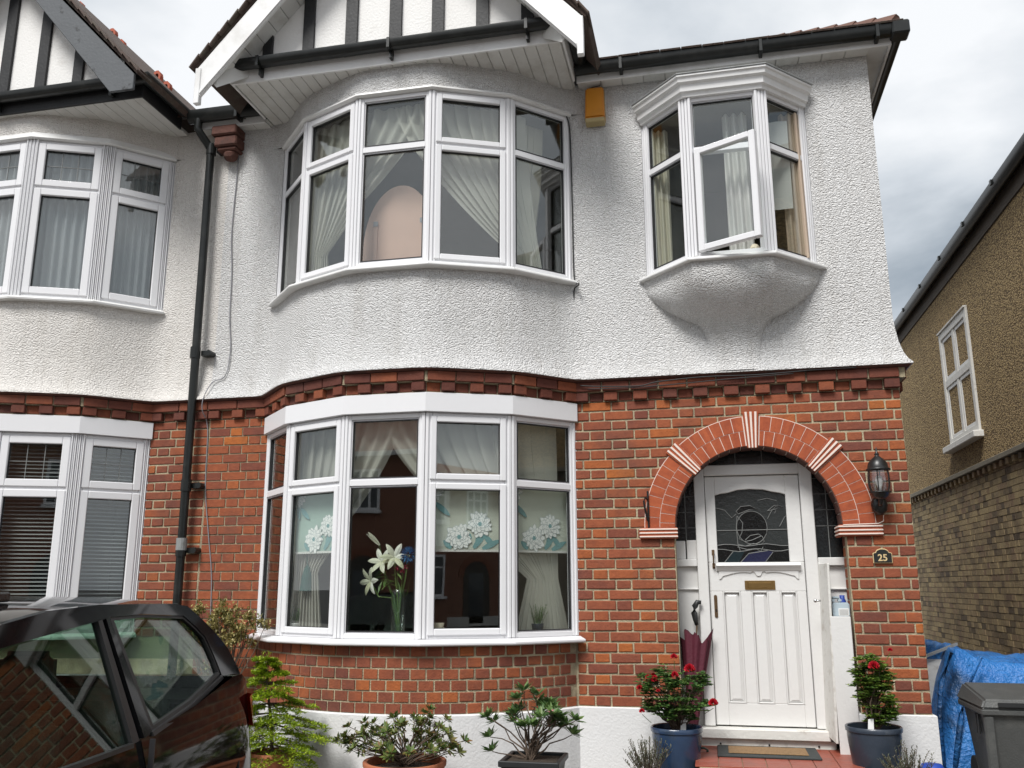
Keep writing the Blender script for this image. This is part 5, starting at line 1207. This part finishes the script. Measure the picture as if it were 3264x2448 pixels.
# young fir in terracotta pot
fx, fy = -4.36, -.98
P3 = thing('potted_fir', 'bright yellow-green young fir in a terracotta pot beside the car', 'potted conifer', (fx, fy, ground_z(fy)))
zb_ = lathe_pot(P3, (fx, fy, ground_z(fy)), .155, .11, -.245-ground_z(fy)+.03, 'terracotta')
trunk = MB().tube([(fx, fy, zb_-.02), (fx-.03, fy, 0), (fx-.07, fy, .20), (fx-.09, fy, .40)], [.014, .011, .007, .003], 7).build('trunk', g('bark'), P3)
tw = MB(); nd = MB()
for lv_ in range(9):
    u = lv_/8; zc = -.19+u*.52; cxx = fx-.09*max(0, (zc+.2)/.6); R = .44*(1-u)**.8+.07
    for k in range(int(9-u*3)):
        a = 2*PI*k/int(9-u*3)+lv_*1.3+rnd(-.3, .3); r = R*rnd(.5, 1.12); e = Vector((cxx+r*math.cos(a), fy+r*.75*math.sin(a), zc+rnd(-.04, .04)-.09*(1-u))); b = Vector((cxx, fy, zc+.02))
        tw.tube([b, b.lerp(e, .5)+Vector((0, 0, .02)), e], [.004, .003, .0015], 4)
        side = Vector((-math.sin(a), math.cos(a), 0))
        for j in range(9):
            q = b.lerp(e, .3+.7*j/8)+Vector((0, 0, .01)); lw_ = (.075+.055*(1-u))*(1-.5*j/8)
            for sg in (-1, 1):
                tipq = q+(side*sg*.8+(e-b).normalized()*.6).normalized()*lw_*rnd(.7, 1.1)+Vector((0, 0, rnd(-.012, .006)))
                for n_ in range(9):
                    c0 = q.lerp(tipq, n_/9)
                    for s2 in (-1, 1): leaf(nd, c0, (tipq-q).normalized()*.6+Vector((rnd(-1, 1), rnd(-1, 1), rnd(-.1, .7)))*.75, Vector((0, 0, 1)), rnd(.020, .034), .010)
for k in range(60):
    c0 = Vector((fx-.09+rnd(-.03, .03), fy+rnd(-.03, .03), rnd(.30, .42))); leaf(nd, c0, Vector((rnd(-1, 1), rnd(-1, 1), rnd(0, 1.2))), Vector((0, 0, 1)), .028, .006)
tw.build('branch', g('bark'), P3); nd.build('foliage', g('fir needle'), P3, fix=False)
# variegated shrub against the wall
sx_, sy_ = -5.12, -.42
P4 = thing('variegated_shrub', 'cream variegated shrub by the wall behind the black car', 'shrub', (sx_, sy_, ground_z(sy_)))
tips = []
for k in range(46):
    a = rnd(0, 6.28); r = .25*math.sqrt(rnd(.02, 1)); tips.append((sx_-.02+r*math.cos(a)*1.1, sy_+r*.55*math.sin(a), .66+rnd(-.14, .12)-.1*(r/.25)))
tips += [(sx_+.22, sy_, .64), (sx_+.30, sy_, .60), (sx_+.36, sy_, .575), (sx_+.16, sy_, .52), (sx_+.1, sy_, .46), (sx_-.05, sy_, .42), (sx_+.02, sy_-.02, .30), (sx_-.1, sy_, .25)]
branchy(P4, (sx_, sy_, -.45), tips, r0=.010, r1=.002, wob=.03); f = MB()
for t_ in tips:
    for k in range(60): leaf(f, Vector(t_)+rv()*rnd(0, .06), rv(), Vector((0, 0, 1)), rnd(.022, .038), rnd(.014, .022))
f.build('foliage', g('variegated leaf'), P4, fix=False)
# roses
def rose(label, x, y, rtop, rbot, ztop, potm, leafm, spread, zc, blooms, dead, seed, tagx, upright):
    random.seed(seed); z0 = -.452
    t_ = thing('potted_rose', label, 'potted plant', (x, y, z0)); zb = lathe_pot(t_, (x, y, z0), rtop, rbot, ztop-z0, potm)
    tips = []
    for k in range(64):
        a = rnd(0, 6.28); rr_ = math.sqrt(rnd(.02, 1)); h = rnd(-1, 1); w = spread[0]*math.sqrt(max(.05, 1-h*h*.7)); tips.append((x+upright+rr_*w*math.cos(a), y+rr_*w*.8*math.sin(a), zc+h*spread[1]))
    branchy(t_, (x, y, zb), tips, 'bark', .006, .0018, .02); f = MB()
    for p in tips:
        for k in range(5):
            q = Vector(p)+rv()*rnd(.0, .045); d = rv(); d.z = abs(d.z)*.3-.05
            s_ = d.cross(Vector((0, 0, 1))).normalized()
            leaf(f, q, d, Vector((0, 0, 1)), .052, .036)
            for sg in (-1, 1):
                for m_ in (.0, .028): leaf(f, q-d*(.004+m_), s_*sg+d*.4, Vector((0, 0, 1)), .046, .032)
    f.build('foliage', g(leafm), t_, fix=False)
    for (bx, bz, br, by) in blooms:
        br *= 1.2
        m_ = MB(); c = Vector((bx, y+by, bz))
        for k in range(46):
            u = k/46; a = k*2.4; ph_ = u*1.75; d = Vector((math.sin(ph_)*math.cos(a), math.sin(ph_)*math.sin(a), math.cos(ph_)))
            leaf(m_, c+d*br*.2+Vector((0, 0, -br*.2)), d, Vector((math.cos(a+1.5), math.sin(a+1.5), .3)), br*.85, br*.8, .3)
        m_.build('bloom', g('rose red' if not dead else 'rose red'), t_, fix=False)
        MB().tube([c+Vector((0, 0, -br)), (bx+(x-bx)*.25, y+by*.5, bz-.08)], .002, 4).build('flower_stalk', g(leafm), t_)
    lb = MB().hexa([(tagx-.02, y-.06, ztop-.05), (tagx+.02, y-.06, ztop-.05), (tagx+.02, y-.058, ztop-.05), (tagx-.02, y-.058, ztop-.05), (tagx-.008, y-.05, ztop+.045), (tagx+.025, y-.05, ztop+.05), (tagx+.025, y-.048, ztop+.05), (tagx-.008, y-.048, ztop+.045)]); lb.build('plant_label', g('white tag'), t_, bevel=.001)
    return t_
rose('red rose in a glossy blue pot left of the front door', -1.708, -.35, .175, .125, -.07, 'blue glaze', 'rose leaf', (.25, .16), .14, [(-1.835, .245, .027, -.12), (-1.94, .185, .02, -.1), (-1.885, .25, .018, -.05), (-1.85, .262, .016, -.02), (-1.70, .275, .024, -.12), (-1.705, .385, .022, -.02), (-1.60, .315, .034, -.1), (-1.455, .10, .029, -.1), (-1.93, .035, .018, -.1), (-1.81, .18, .012, -.2)], 0, 41, -1.665, .0)
rose('thin red rose in a dark blue pot right of the front door', -.442, -.35, .176, .12, -.03, 'dark blue glaze', 'light rose leaf', (.12, .20), .19, [(-.422, .352, .032, -.1), (-.30, .447, .014, -.02)], 0, 43, -.47, .035)
def dry_bush(label, x, y, w, h, seed, mt, n=70):
    random.seed(seed); t_ = thing('lavender_bush', label, 'shrub', (x, y, ground_z(y))); st = MB(); f = MB(); z0 = ground_z(y)
    for k in range(n):
        a = rnd(0, 6.28); r = w*math.sqrt(rnd(0, 1)); e = Vector((x+r*math.cos(a), y+r*.7*math.sin(a), z0+h*rnd(.55, 1)*(1-.25*(r/w)**2))); b = Vector((x+rnd(-.03, .03), y+rnd(-.03, .03), z0)); mid = b.lerp(e, .55)+Vector((rnd(-.01, .01), 0, .02))
        st.tube([b, mid, e], [.0025, .002, .001], 4)
        for j in range(18): q = mid.lerp(e, j/17); leaf(f, q, Vector((rnd(-1, 1), rnd(-1, 1), rnd(.3, 1.4))), Vector((0, 0, 1)), rnd(.014, .026), .007)
    st.build('stem', g('bark'), t_); f.build('foliage', g(mt), t_, fix=False); return t_
dry_bush('straggly grey lavender in front of the left rose pot', -1.885, -.62, .16, .40, 51, 'lavender leaf')
dry_bush('dry brown-tipped lavender in front of the right rose pot', -.30, -.62, .18, .375, 52, 'lavender leaf')

# ================================================================ alley: tarpaulin, bin, timber
random.seed(61)
TP = thing('tarpaulin_heap', 'crumpled blue tarpaulin draped over a heap in the alley', 'tarpaulin', (.8, 1.2, -.45))
def tarp(u, v):
    x = .13+u*1.45; yy = .55+v*1.7
    prof = min(1, u/.16)**.6; ridge = .30+.10*math.exp(-((u-.16)/.12)**2)-.06*u
    front = min(1, v/.14)**.6
    z = -.455+(ridge+.455)*prof*front
    nn = Vector((u*5, v*5, 0)); w = mnoise.noise(nn*1.3)*.05+mnoise.noise(nn*3.1)*.03+abs(mnoise.noise(nn*2.2))*.04
    return (x+w*.6-.06*(1-prof)*v*0, yy-w*.8*(1-front)+w*.4, z+w*(.6 if z > -.2 else .1))
MB().grid(tarp, 60, 60).build('sheet', g('tarp'), TP, smooth=True)
fd = MB()
fd.tube([(.30, .62, .37), (.20, .60, .15), (.16, .58, -.1), (.15, .56, -.45)], [.014, .02, .018, .02], 6); fd.tube([(.50, .62, .34), (.36, .59, .1), (.30, .57, -.1), (.22, .55, -.45)], [.012, .016, .02, .02], 6)
fd.build('fold', g('tarp'), TP, smooth=True)
TB = thing('timber_plank', 'weathered plank and board propped behind the tarpaulin', 'timber', (.3, 1.1, -.45))
MB().hexa([(.14, 1.0, .28), (.14, 1.04, .28), (.44, 1.04, .40), (.44, 1.0, .40), (.14, 1.0, .30), (.14, 1.04, .30), (.44, 1.04, .42), (.44, 1.0, .42)]).build('rail', g('lead cap'), TB)
MB().box(.10, .42, 1.045, 1.06, -.45, .29).build('board', g('worn white wood'), TB)
# wheelie bin (its near face is turned a little to the left)
BN = thing('wheelie_bin', 'dark grey wheelie bin with ridged lid in the alley', 'wheelie bin', (.50, -.28, -.45))
bx0, bx1, by0, by1 = .20, .72, -.50, .02
b = MB(); b.hexa([(bx0+.03, by0+.06, -.44), (bx1-.04, by0+.06, -.44), (bx1-.06, by1-.06, -.44), (bx0+.05, by1-.06, -.44), (bx0, by0, .085), (bx1, by0, .085), (bx1, by1, .085), (bx0, by1, .085)])
b.build('body', g('bin grey'), BN, bevel=.015, segs=2)
rm = MB(); rm.box(bx0-.025, bx1+.02, by0-.028, by1+.03, .07, .108); rm.build('rim', g('bin grey'), BN, bevel=.008)
rb_ = MB(); rb_.box(bx0-.012, bx0+.045, by0-.018, by0+.02, -.44, .069); rb_.build('corner_post', g('bin grey'), BN, bevel=.008)
for k in range(2): MB().box(bx0-.012, bx0-.004, -.42+.05+k*.055, -.42+.08+k*.055, -.06, .06).build('side_slot', g('black plastic'), BN)
lid = MB(); lid.hexa([(bx0-.03, by0-.035, .110), (bx1+.03, by0-.035, .110), (bx1+.03, by1+.05, .110), (bx0-.03, by1+.05, .110), (bx0+.0, by0-.01, .165), (bx1-.0, by0-.01, .165), (bx1-.02, by1+.03, .215), (bx0+.02, by1+.03, .215)])
lo_ = lid.build('lid', g('bin grey'), BN, bevel=.012, segs=2)
MB().box(bx0+.07, bx1-.05, by0-.042, by0-.03, .125, .15).build('lid_handle', g('black plastic'), BN)
MB().tube([(bx0+.05, by1+.07, .16), (bx1-.05, by1+.07, .16)], .016, 10).build('grab_bar', g('bin grey'), BN)
for x in (bx0+.03, bx1-.09): MB().tube([(x, by1, -.35), (x+.05, by1, -.35)], .10, 18).build('wheel', g('tyre'), BN)
bo_ = MB().lathe([(.0, .0), (.09, 0), (.085, .03), (.06, .075), (0, .085)], (-.10, -.30, -.335), 22).build('bucket', g('blue cap'), smooth=True); tag(bo_, 'upturned blue plastic tub at the foot of the pier', 'tub')

# ================================================================ cars
def hatchback(label, A, e, paint, group=None, detail=True):
    """s runs to the rear, o inwards from the near side, h upwards from the plinth level"""
    A = Vector((A[0], A[1], 0)); e = Vector((e[0], e[1], 0)).normalized(); n = Vector((e.y, -e.x, 0)); Wd = 1.50; G = ground_z(A.y) if A.y > -8 else -.594
    dz = G-ground_z(-3.7)
    T = thing('parked_car', label, 'car', (A+e*-.4-n*.75+Vector((0, 0, G))), group)
    def P(s, o, h): v = A+e*s-n*o; return (v.x, v.y, h+dz)
    def tab(t, x): return interp(t, max(t[0][0], min(t[-1][0], x)))
    beltT = [(-2.25, .02), (-2.15, .12), (-1.9, .19), (-1.4, .27), (-.9, .285), (-.48, .292), (-.03, .297), (.11, .312), (.53, .362), (.96, .442), (1.08, .44), (1.16, .40), (1.19, .335), (1.27, .18), (1.36, .06), (1.40, .0)]
    inT = [(-2.25, .30), (-2.15, .16), (-2.0, .07), (-1.6, .02), (-1, .0), (.9, .0), (1.05, .0), (1.15, .004), (1.27, .02), (1.36, .055), (1.40, .12)]
    st = [-2.25, -2.2, -2.1, -1.9, -1.6, -1.35, -.9, -.48, -.03, .11, .3, .53, .75, .96, 1.02, 1.08, 1.12, 1.16, 1.19, 1.23, 1.27, 1.32, 1.36, 1.40]
    body = MB(); K = 9; vs = []; fs = []
    def sidepts(s):
        hb = tab(beltT, s); i0 = tab(inT, s); out = []
        for k in range(K):
            v = k/(K-1); h = -.32+(hb+.32)*v; o = i0+.05*(1-v)**3-.035*math.sin(PI*min(1, v*1.02))+(.02 if .62 < v < .70 else 0)*0
            out.append((o, h))
        return out
    for s in st:
        sp = sidepts(s); vs += [P(s, o, h) for o, h in sp]+[P(s, Wd-o, h) for o, h in reversed(sp)]
    M_ = 2*K
    for i in range(len(st)-1):
        for k in range(M_-1):
            if k == K-1 and -1.5 < st[i] < .9: continue           # open above the cabin
            fs.append((i*M_+k, i*M_+k+1, (i+1)*M_+k+1, (i+1)*M_+k))
        fs.append((i*M_+M_-1, i*M_, (i+1)*M_, (i+1)*M_+M_-1))
    fs += [tuple(range(M_)), tuple(range((len(st)-1)*M_+M_-1, (len(st)-1)*M_-1, -1))]
    body.add(vs, fs); bo = body.build('body', g(paint), T); shade_auto(bo, 42)
    lean = lambda h: .21*max(0, (h-.30)/.48)
    def side(poly, th=.02, d=0, sg=0):
        f0 = (lambda s, h: P(s, lean(h)+d, h)) if not sg else (lambda s, h: P(s, Wd-lean(h)-d, h)); f1 = (lambda s, h: P(s, lean(h)+d+th, h)) if not sg else (lambda s, h: P(s, Wd-lean(h)-d-th, h))
        return MB().prism(poly, f0, f1)
    roofT = [(-.75, .715), (-.62, .744), (-.32, .780), (.03, .793), (.386, .789), (.7, .783), (.83, .771)]
    rs = [-.75, -.62, -.5, -.32, -.15, .03, .2, .386, .55, .7, .78, .83]
    rf = MB(); vs = []; NO = 12
    for s in rs:
        hr = tab(roofT, s)
        for k in range(NO+1):
            u = k/NO; o = .203+(Wd-.406)*u; vs.append(P(s, o, hr+.035*(1-(2*u-1)**2)-(.02*abs(2*u-1)**6)))
    rf.add(vs, [(i*(NO+1)+k, i*(NO+1)+k+1, (i+1)*(NO+1)+k+1, (i+1)*(NO+1)+k) for i in range(len(rs)-1) for k in range(NO)])
    ro = rf.build('roof', g(paint), T, smooth=True)
    for sg in (0, 1):
        rail = [(s, tab(roofT, s)+.002) for s in rs]+[(.757, .730), (.354, .75), (.075, .747), (-.02, .735), (-.32, .708), (-.5, .691), (-.66, .675), (-.86, .615), (-1.38, .30), (-1.46, .285)]
        side(rail, .03, -.006, sg).build('roof_rail', g(paint), bo)
        side([(-.045, .296), (.005, .300), (.012, .740), (-.022, .737)], .03, -.004, sg).build('door_frame', g('car plastic'), bo)
        side([(.010, .300), (.038, .304), (.036, .743), (.016, .741)], .03, .008, sg).build('door_pillar', g(paint), bo)
        side([(.043, .303), (.12, .312), (.072, .747), (.040, .744)], .03, -.006, sg).build('quarter_frame', g(paint), bo)
        side([(.757, .730), (.835, .772), (.93, .722), (1.024, .663), (1.10, .607), (1.152, .555), (1.19, .47), (1.205, .385), (1.08, .38), (.955, .428), (.96, .455), (.955, .505), (.94, .57), (.921, .626), (.85, .678)], .04, -.006, sg).build('rear_pillar', g(paint), bo)
        q = [(.074, .745), (.354, .748), (.757, .728), (.85, .676), (.921, .626), (.94, .57), (.955, .505), (.958, .452), (.547, .368), (.122, .314)]
        side(q, .005, .012, sg).build('quarter_window', g('car glass'), T)
        cq = [(sum(a for a, b in q)/len(q), sum(b for a, b in q)/len(q))][0]
        fr_ = MB()
        for (a, b), (c, d) in zip(q, q[1:]+q[:1]):
            a2, b2 = cq[0]+(a-cq[0])*.945, cq[1]+(b-cq[1])*.93; c2, d2 = cq[0]+(c-cq[0])*.945, cq[1]+(d-cq[1])*.93
            f0 = lambda s, h, dd: P(s, (lean(h)+dd) if not sg else Wd-lean(h)-dd, h)
            fr_.hexa([f0(a, b, -.001), f0(c, d, -.001), f0(c2, d2, -.001), f0(a2, b2, -.001), f0(a, b, .02), f0(c, d, .02), f0(c2, d2, .02), f0(a2, b2, .02)])
        fr_.build('window_rubber', g('car plastic'), T)
        side([(-.02, .733), (-.32, .706), (-.5, .689), (-.66, .673), (-.86, .613), (-1.36, .305), (-.042, .298)], .005, .012, sg).build('door_window', g('car glass'), T)
        side([(-1.40, .288), (-.06, .286), (-.06, .302), (-1.40, .304)], .02, -.016, sg).build('belt_strip', g('car plastic'), T)
        side([(.11, .300), (.53, .350), (.955, .43), (.96, .446), (.53, .367), (.11, .316)], .02, -.012, sg).build('belt_strip', g('car plastic'), T)
        side([(.052, -.28), (.060, -.28), (.064, .298), (.056, .298)], .02, -.040, sg).build('door_gap', g('gasket'), bo)
        side([(1.02, .0), (1.028, .0), (1.10, .43), (1.092, .43)], .02, -.034, sg).build('panel_gap', g('gasket'), bo)
        m_ = MB(); f0 = lambda s, o, h: P(s, o if not sg else Wd-o, h); vv = []
        for k in range(9):
            u = k/8; h = .338-.165*u; s = 1.183+.088*u; i0 = tab(inT, s); vv += [f0(s-.085+.03*u, i0-.048, h-.006), f0(s-.02, i0-.036, h), f0(s+.016, i0+.02, h+.004), f0(s+.022, i0+.28, h+.006)]
        m_.add(vv, [(k*4+j, k*4+j+1, (k+1)*4+j+1, (k+1)*4+j) for k in range(8) for j in range(3)])
        mat('tail red', (.55, .03, .012), .15, .1, coat=.5); m_.build('tail_light', g('tail red'), T, smooth=True)
        for s in (.55, -1.55):
            c = P(s, .10 if not sg else Wd-.10, G-dz+.285); d_ = n if not sg else -n; c = Vector(c)
            wh = thing_part('wheel', T, c, d_)
    def cross(s0, h0, s1, h1, o0, o1, name, mt):
        MB().hexa([P(s0, o0, h0), P(s0, Wd-o0, h0), P(s1, Wd-o1, h1), P(s1, o1, h1), P(s0-.006, o0, h0-.004), P(s0-.006, Wd-o0, h0-.004), P(s1-.006, Wd-o1, h1-.004), P(s1-.006, o1, h1-.004)]).build(name, g(mt), T)
    cross(.835, .785, 1.17, .51, .25, .13, 'rear_window', 'car glass'); cross(-.75, .735, -1.42, .30, .22, .05, 'windscreen', 'car glass')
    for (o0, o1) in ((.18, .62), (.88, 1.32)):
        sb = MB(); sb.hexa([P(-.42, o0, -.1), P(-.42, o1, -.1), P(-.22, o1, -.1), P(-.22, o0, -.1), P(-.18, o0+.04, .42), P(-.18, o1-.04, .42), P(-.06, o1-.06, .42), P(-.06, o0+.06, .42)]); sb.build('seat_back', g('car seat'), T, bevel=.05, segs=3)
        MB().hexa([P(-.17, o0+.10, .46), P(-.17, o1-.10, .46), P(-.07, o1-.10, .46), P(-.07, o0+.10, .46), P(-.14, o0+.11, .63), P(-.14, o1-.11, .63), P(-.06, o1-.12, .63), P(-.06, o0+.12, .63)]).build('headrest', g('car seat'), T, bevel=.03, segs=3)
        MB().hexa([P(-.95, o0, -.15), P(-.95, o1, -.15), P(-.35, o1, -.15), P(-.35, o0, -.15), P(-.95, o0, .0), P(-.95, o1, .0), P(-.35, o1, -.02), P(-.35, o0, -.02)]).build('seat_cushion', g('car seat red'), T, bevel=.04, segs=2)
    MB().hexa([P(.42, .14, -.1), P(.42, Wd-.14, -.1), P(.6, Wd-.14, -.1), P(.6, .14, -.1), P(.58, .16, .42), P(.58, Wd-.16, .42), P(.68, Wd-.16, .42), P(.68, .16, .42)]).build('rear_seat', g('car seat'), T, bevel=.05, segs=3)
    MB().hexa([P(-1.5, .06, .26), P(-1.5, Wd-.06, .26), P(-1.05, Wd-.06, .24), P(-1.05, .06, .24), P(-1.5, .06, .0), P(-1.5, Wd-.06, .0), P(-1.05, Wd-.06, .0), P(-1.05, .06, .0)]).build('dashboard', g('car plastic'), T)
    MB().hexa([P(.74, .10, .36), P(.74, Wd-.10, .36), P(1.1, Wd-.14, .37), P(1.1, .14, .37), P(.74, .10, .34), P(.74, Wd-.10, .34), P(1.1, Wd-.14, .35), P(1.1, .14, .35)]).build('parcel_shelf', g('car plastic'), T)
    MB().hexa([P(-1.4, .05, -.2), P(-1.4, Wd-.05, -.2), P(1.0, Wd-.05, -.2), P(1.0, .05, -.2), P(-1.4, .05, -.18), P(-1.4, Wd-.05, -.18), P(1.0, Wd-.05, -.18), P(1.0, .05, -.18)]).build('cabin_floor', g('car plastic'), T)
    MB().hexa([P(-.62, .42, .832), P(-.62, Wd-.42, .832), P(-.22, Wd-.42, .846), P(-.22, .42, .846), P(-.62, .42, .80), P(-.62, Wd-.42, .80), P(-.22, Wd-.42, .81), P(-.22, .42, .81)]).build('sunroof', g('stained black'), T, bevel=.006)
    q0 = Vector(P(-.78, Wd/2, .78)); MB().tube([q0, q0+e*.05+Vector((0, 0, .03)), q0+e*.30+Vector((0, 0, .30))], [.014, .008, .0025], 6).build('aerial', g('black plastic'), T)
    return T
def thing_part(name, T, c, d):
    a = Vector((0, 0, 1)); t = d.cross(a)
    m_ = MB(); N = 28; R = [(.285, -.09), (.285, .0), (.27, .018), (.19, .022), (.19, -.09)]
    vs = []
    for k in range(N):
        an = 2*PI*k/N; u = t*math.cos(an)+a*math.sin(an); vs += [c+u*r+d*x for r, x in R]
    m_.add(vs, [(k*5+j, k*5+(j+1) % 5, ((k+1) % N)*5+(j+1) % 5, ((k+1) % N)*5+j) for k in range(N) for j in range(5)])
    ty = m_.build(name, g('tyre'), T)
    r_ = MB(); vs = [c+d*.012]
    for k in range(N):
        an = 2*PI*k/N; u = t*math.cos(an)+a*math.sin(an); vs.append(c+u*.19+d*.005)
    r_.add(vs, [(0, k+1, (k+1) % N+1) for k in range(N)]); r_.build('rim', g('alloy'), ty)
    return ty
random.seed(71)
hatchback('black three-door hatchback at the left edge, its rear towards the bay', (-3.55, -3.7), (-.16, 1), 'car paint')

# ================================================================ the other side of the street, seen only in the glass
mat('far brick', (.24, .11, .075), .9, .35, 14, .004, 30); mat('far render', (.62, .61, .58), .9, .06, 4); mat('far pane', (.05, .06, .07), .1)
def far_house(label, x0, x1, y, porch, bay, rise=2.7, group='houses across the street'):
    h = thing('terraced_house', label, 'house', ((x0+x1)/2, y-4, -.6), group); z0, zt = -.6, 5.05
    MB().box(x0, x1, y-8, y, z0+.35, zt).build('wall', g('far brick'), h); MB().box(x0-.02, x1+.02, y-8, y+.03, z0, z0+.349).build('plinth', g('far render'), h)
    cxm = (x0+x1)/2; rz = zt+rise
    MB().add([(x0-.3, y+.3, zt), (x1+.3, y+.3, zt), (x1-2.3, y-4, rz), (x0+2.3, y-4, rz), (x0-.3, y-8.3, zt), (x1+.3, y-8.3, zt)], [(0, 1, 2, 3), (1, 5, 2), (5, 4, 3, 2), (4, 0, 3)]).build('roof', g('red roof tile'), h)
    MB().box(x0-.3, x1+.3, y+.25, y+.32, zt-.15, zt).build('fascia', g('fascia board'), h)
    b0, b1 = bay
    MB().box(b0, b1, y+.001, y+.55, 2.3, zt-.16).build('rendered_bay', g('far render'), h); MB().box(b0, b1, y+.001, y+.5, z0, 2.299).build('bay', g('far brick'), h)
    ws = [(b0+.15, b1-.15, y+.55, 3.2, 4.6), (b0+.15, b1-.15, y+.5, .5, 2.0), (porch-.5, porch+.5, y, 3.2, 4.5)]
    for a, b, yy, za, zb in ws:
        w = MB(); w.ring((b, yy, 0), (-1, 0), (0, 1), 0, b-a, .0, .05, za, zb, .08)
        for k in (1, 2): w.fb((b, yy, 0), (-1, 0), (0, 1), (b-a)*k/3-.04, (b-a)*k/3+.04, 0, .045, za+.08, zb-.08)
        w.fb((b, yy, 0), (-1, 0), (0, 1), .08, b-a-.08, 0, .04, za+(zb-za)*.68, za+(zb-za)*.68+.07); wo_ = w.build('window', g('upvc'), h)
        MB().fb((b, yy, 0), (-1, 0), (0, 1), .06, b-a-.06, .005, .012, za+.06, zb-.06).build('pane', g('far pane'), wo_)
        MB().fb((b, yy, 0), (-1, 0), (0, 1), -.08, b-a+.08, 0, .14, za-.09, za-.001).build('sill', g('upvc'), wo_)
    pr_ = MB().exy([(porch-.6, z0+.01), (porch+.6, z0+.01)]+[(porch+.6*math.cos(a), 1.2+.6*math.sin(a)) for a in [PI*i/16 for i in range(17)]], y+.0, y+.02).build('porch', g('room dark'), h)  # flat dark sheet: the shade of the porch recess is painted in
    rg = MB()
    for i in range(20):
        a = PI*i/20; b = PI*(i+1)/20; q = lambda an, r: (porch+r*math.cos(an), 1.2+r*math.sin(an)); A1, B1, C1, D1 = q(a, .6), q(b, .6), q(b, .84), q(a, .84)
        rg.hexa([(p[0], y, p[1]) for p in (A1, B1, C1, D1)]+[(p[0], y+.03, p[1]) for p in (A1, B1, C1, D1)])
    rg.build('porch_arch', g('red roof tile'), h)
    MB().box(porch-.36, porch+.3, y+.021, y+.03, z0+.1, 1.35).build('door', g('far pane'), h)
far_house('red brick house across the street mirrored left of centre in the bay', -17.2, -9.4, -21, -12.0, (-16.4, -13.6))
far_house('red brick house across the street mirrored right of centre in the bay', 7.6, 15.6, -24, 12.6, (8.4, 11.0), 1.0)
far_house('red brick house across the street directly behind the viewer', -5.6, 3.4, -21, -3.6, (-.6, 2.4))
hatchback('grey hatchback on the drive across the street', (14.8, -19.5), (.12, -1), 'silver paint')
def tree(label, x, y, h, r, seed):
    random.seed(seed); t_ = thing('street_tree', label, 'tree', (x, y, -.6), 'street trees opposite'); tr = MB(); tr.tube([(x, y, -.6), (x+.1, y, h*.3), (x-.1, y, h*.6)], [.22, .16, .08], 8); f = MB()
    for k in range(9): a = rnd(0, 6.28); tr.tube([(x, y, h*.35), (x+r*.4*math.cos(a), y+r*.4*math.sin(a), h*.6), (x+r*.7*math.cos(a), y+r*.7*math.sin(a), h*.8)], [.08, .05, .02], 5)
    tr.build('trunk', g('bark'), t_)
    for c in range(46):
        d = rv()*rnd(.35, 1); cc = Vector((x+d.x*r, y+d.y*r, h*.68+d.z*h*.34))
        for k in range(70): leaf(f, cc+rv()*rnd(0, .55), rv(), Vector((0, 0, 1)), rnd(.14, .24), .1)
    f.build('crown', g('hedge leaf'), t_, fix=False)
tree('broad green street tree far off to the left opposite', -24, -13, 6.5, 2.3, 81)
tree('broad green street tree far off to the right opposite', 21, -9, 7, 2.6, 82)
for o in list(bpy.data.objects):
    if o.parent is None and o.type in ("MESH","EMPTY"): o.location.z += LIFT
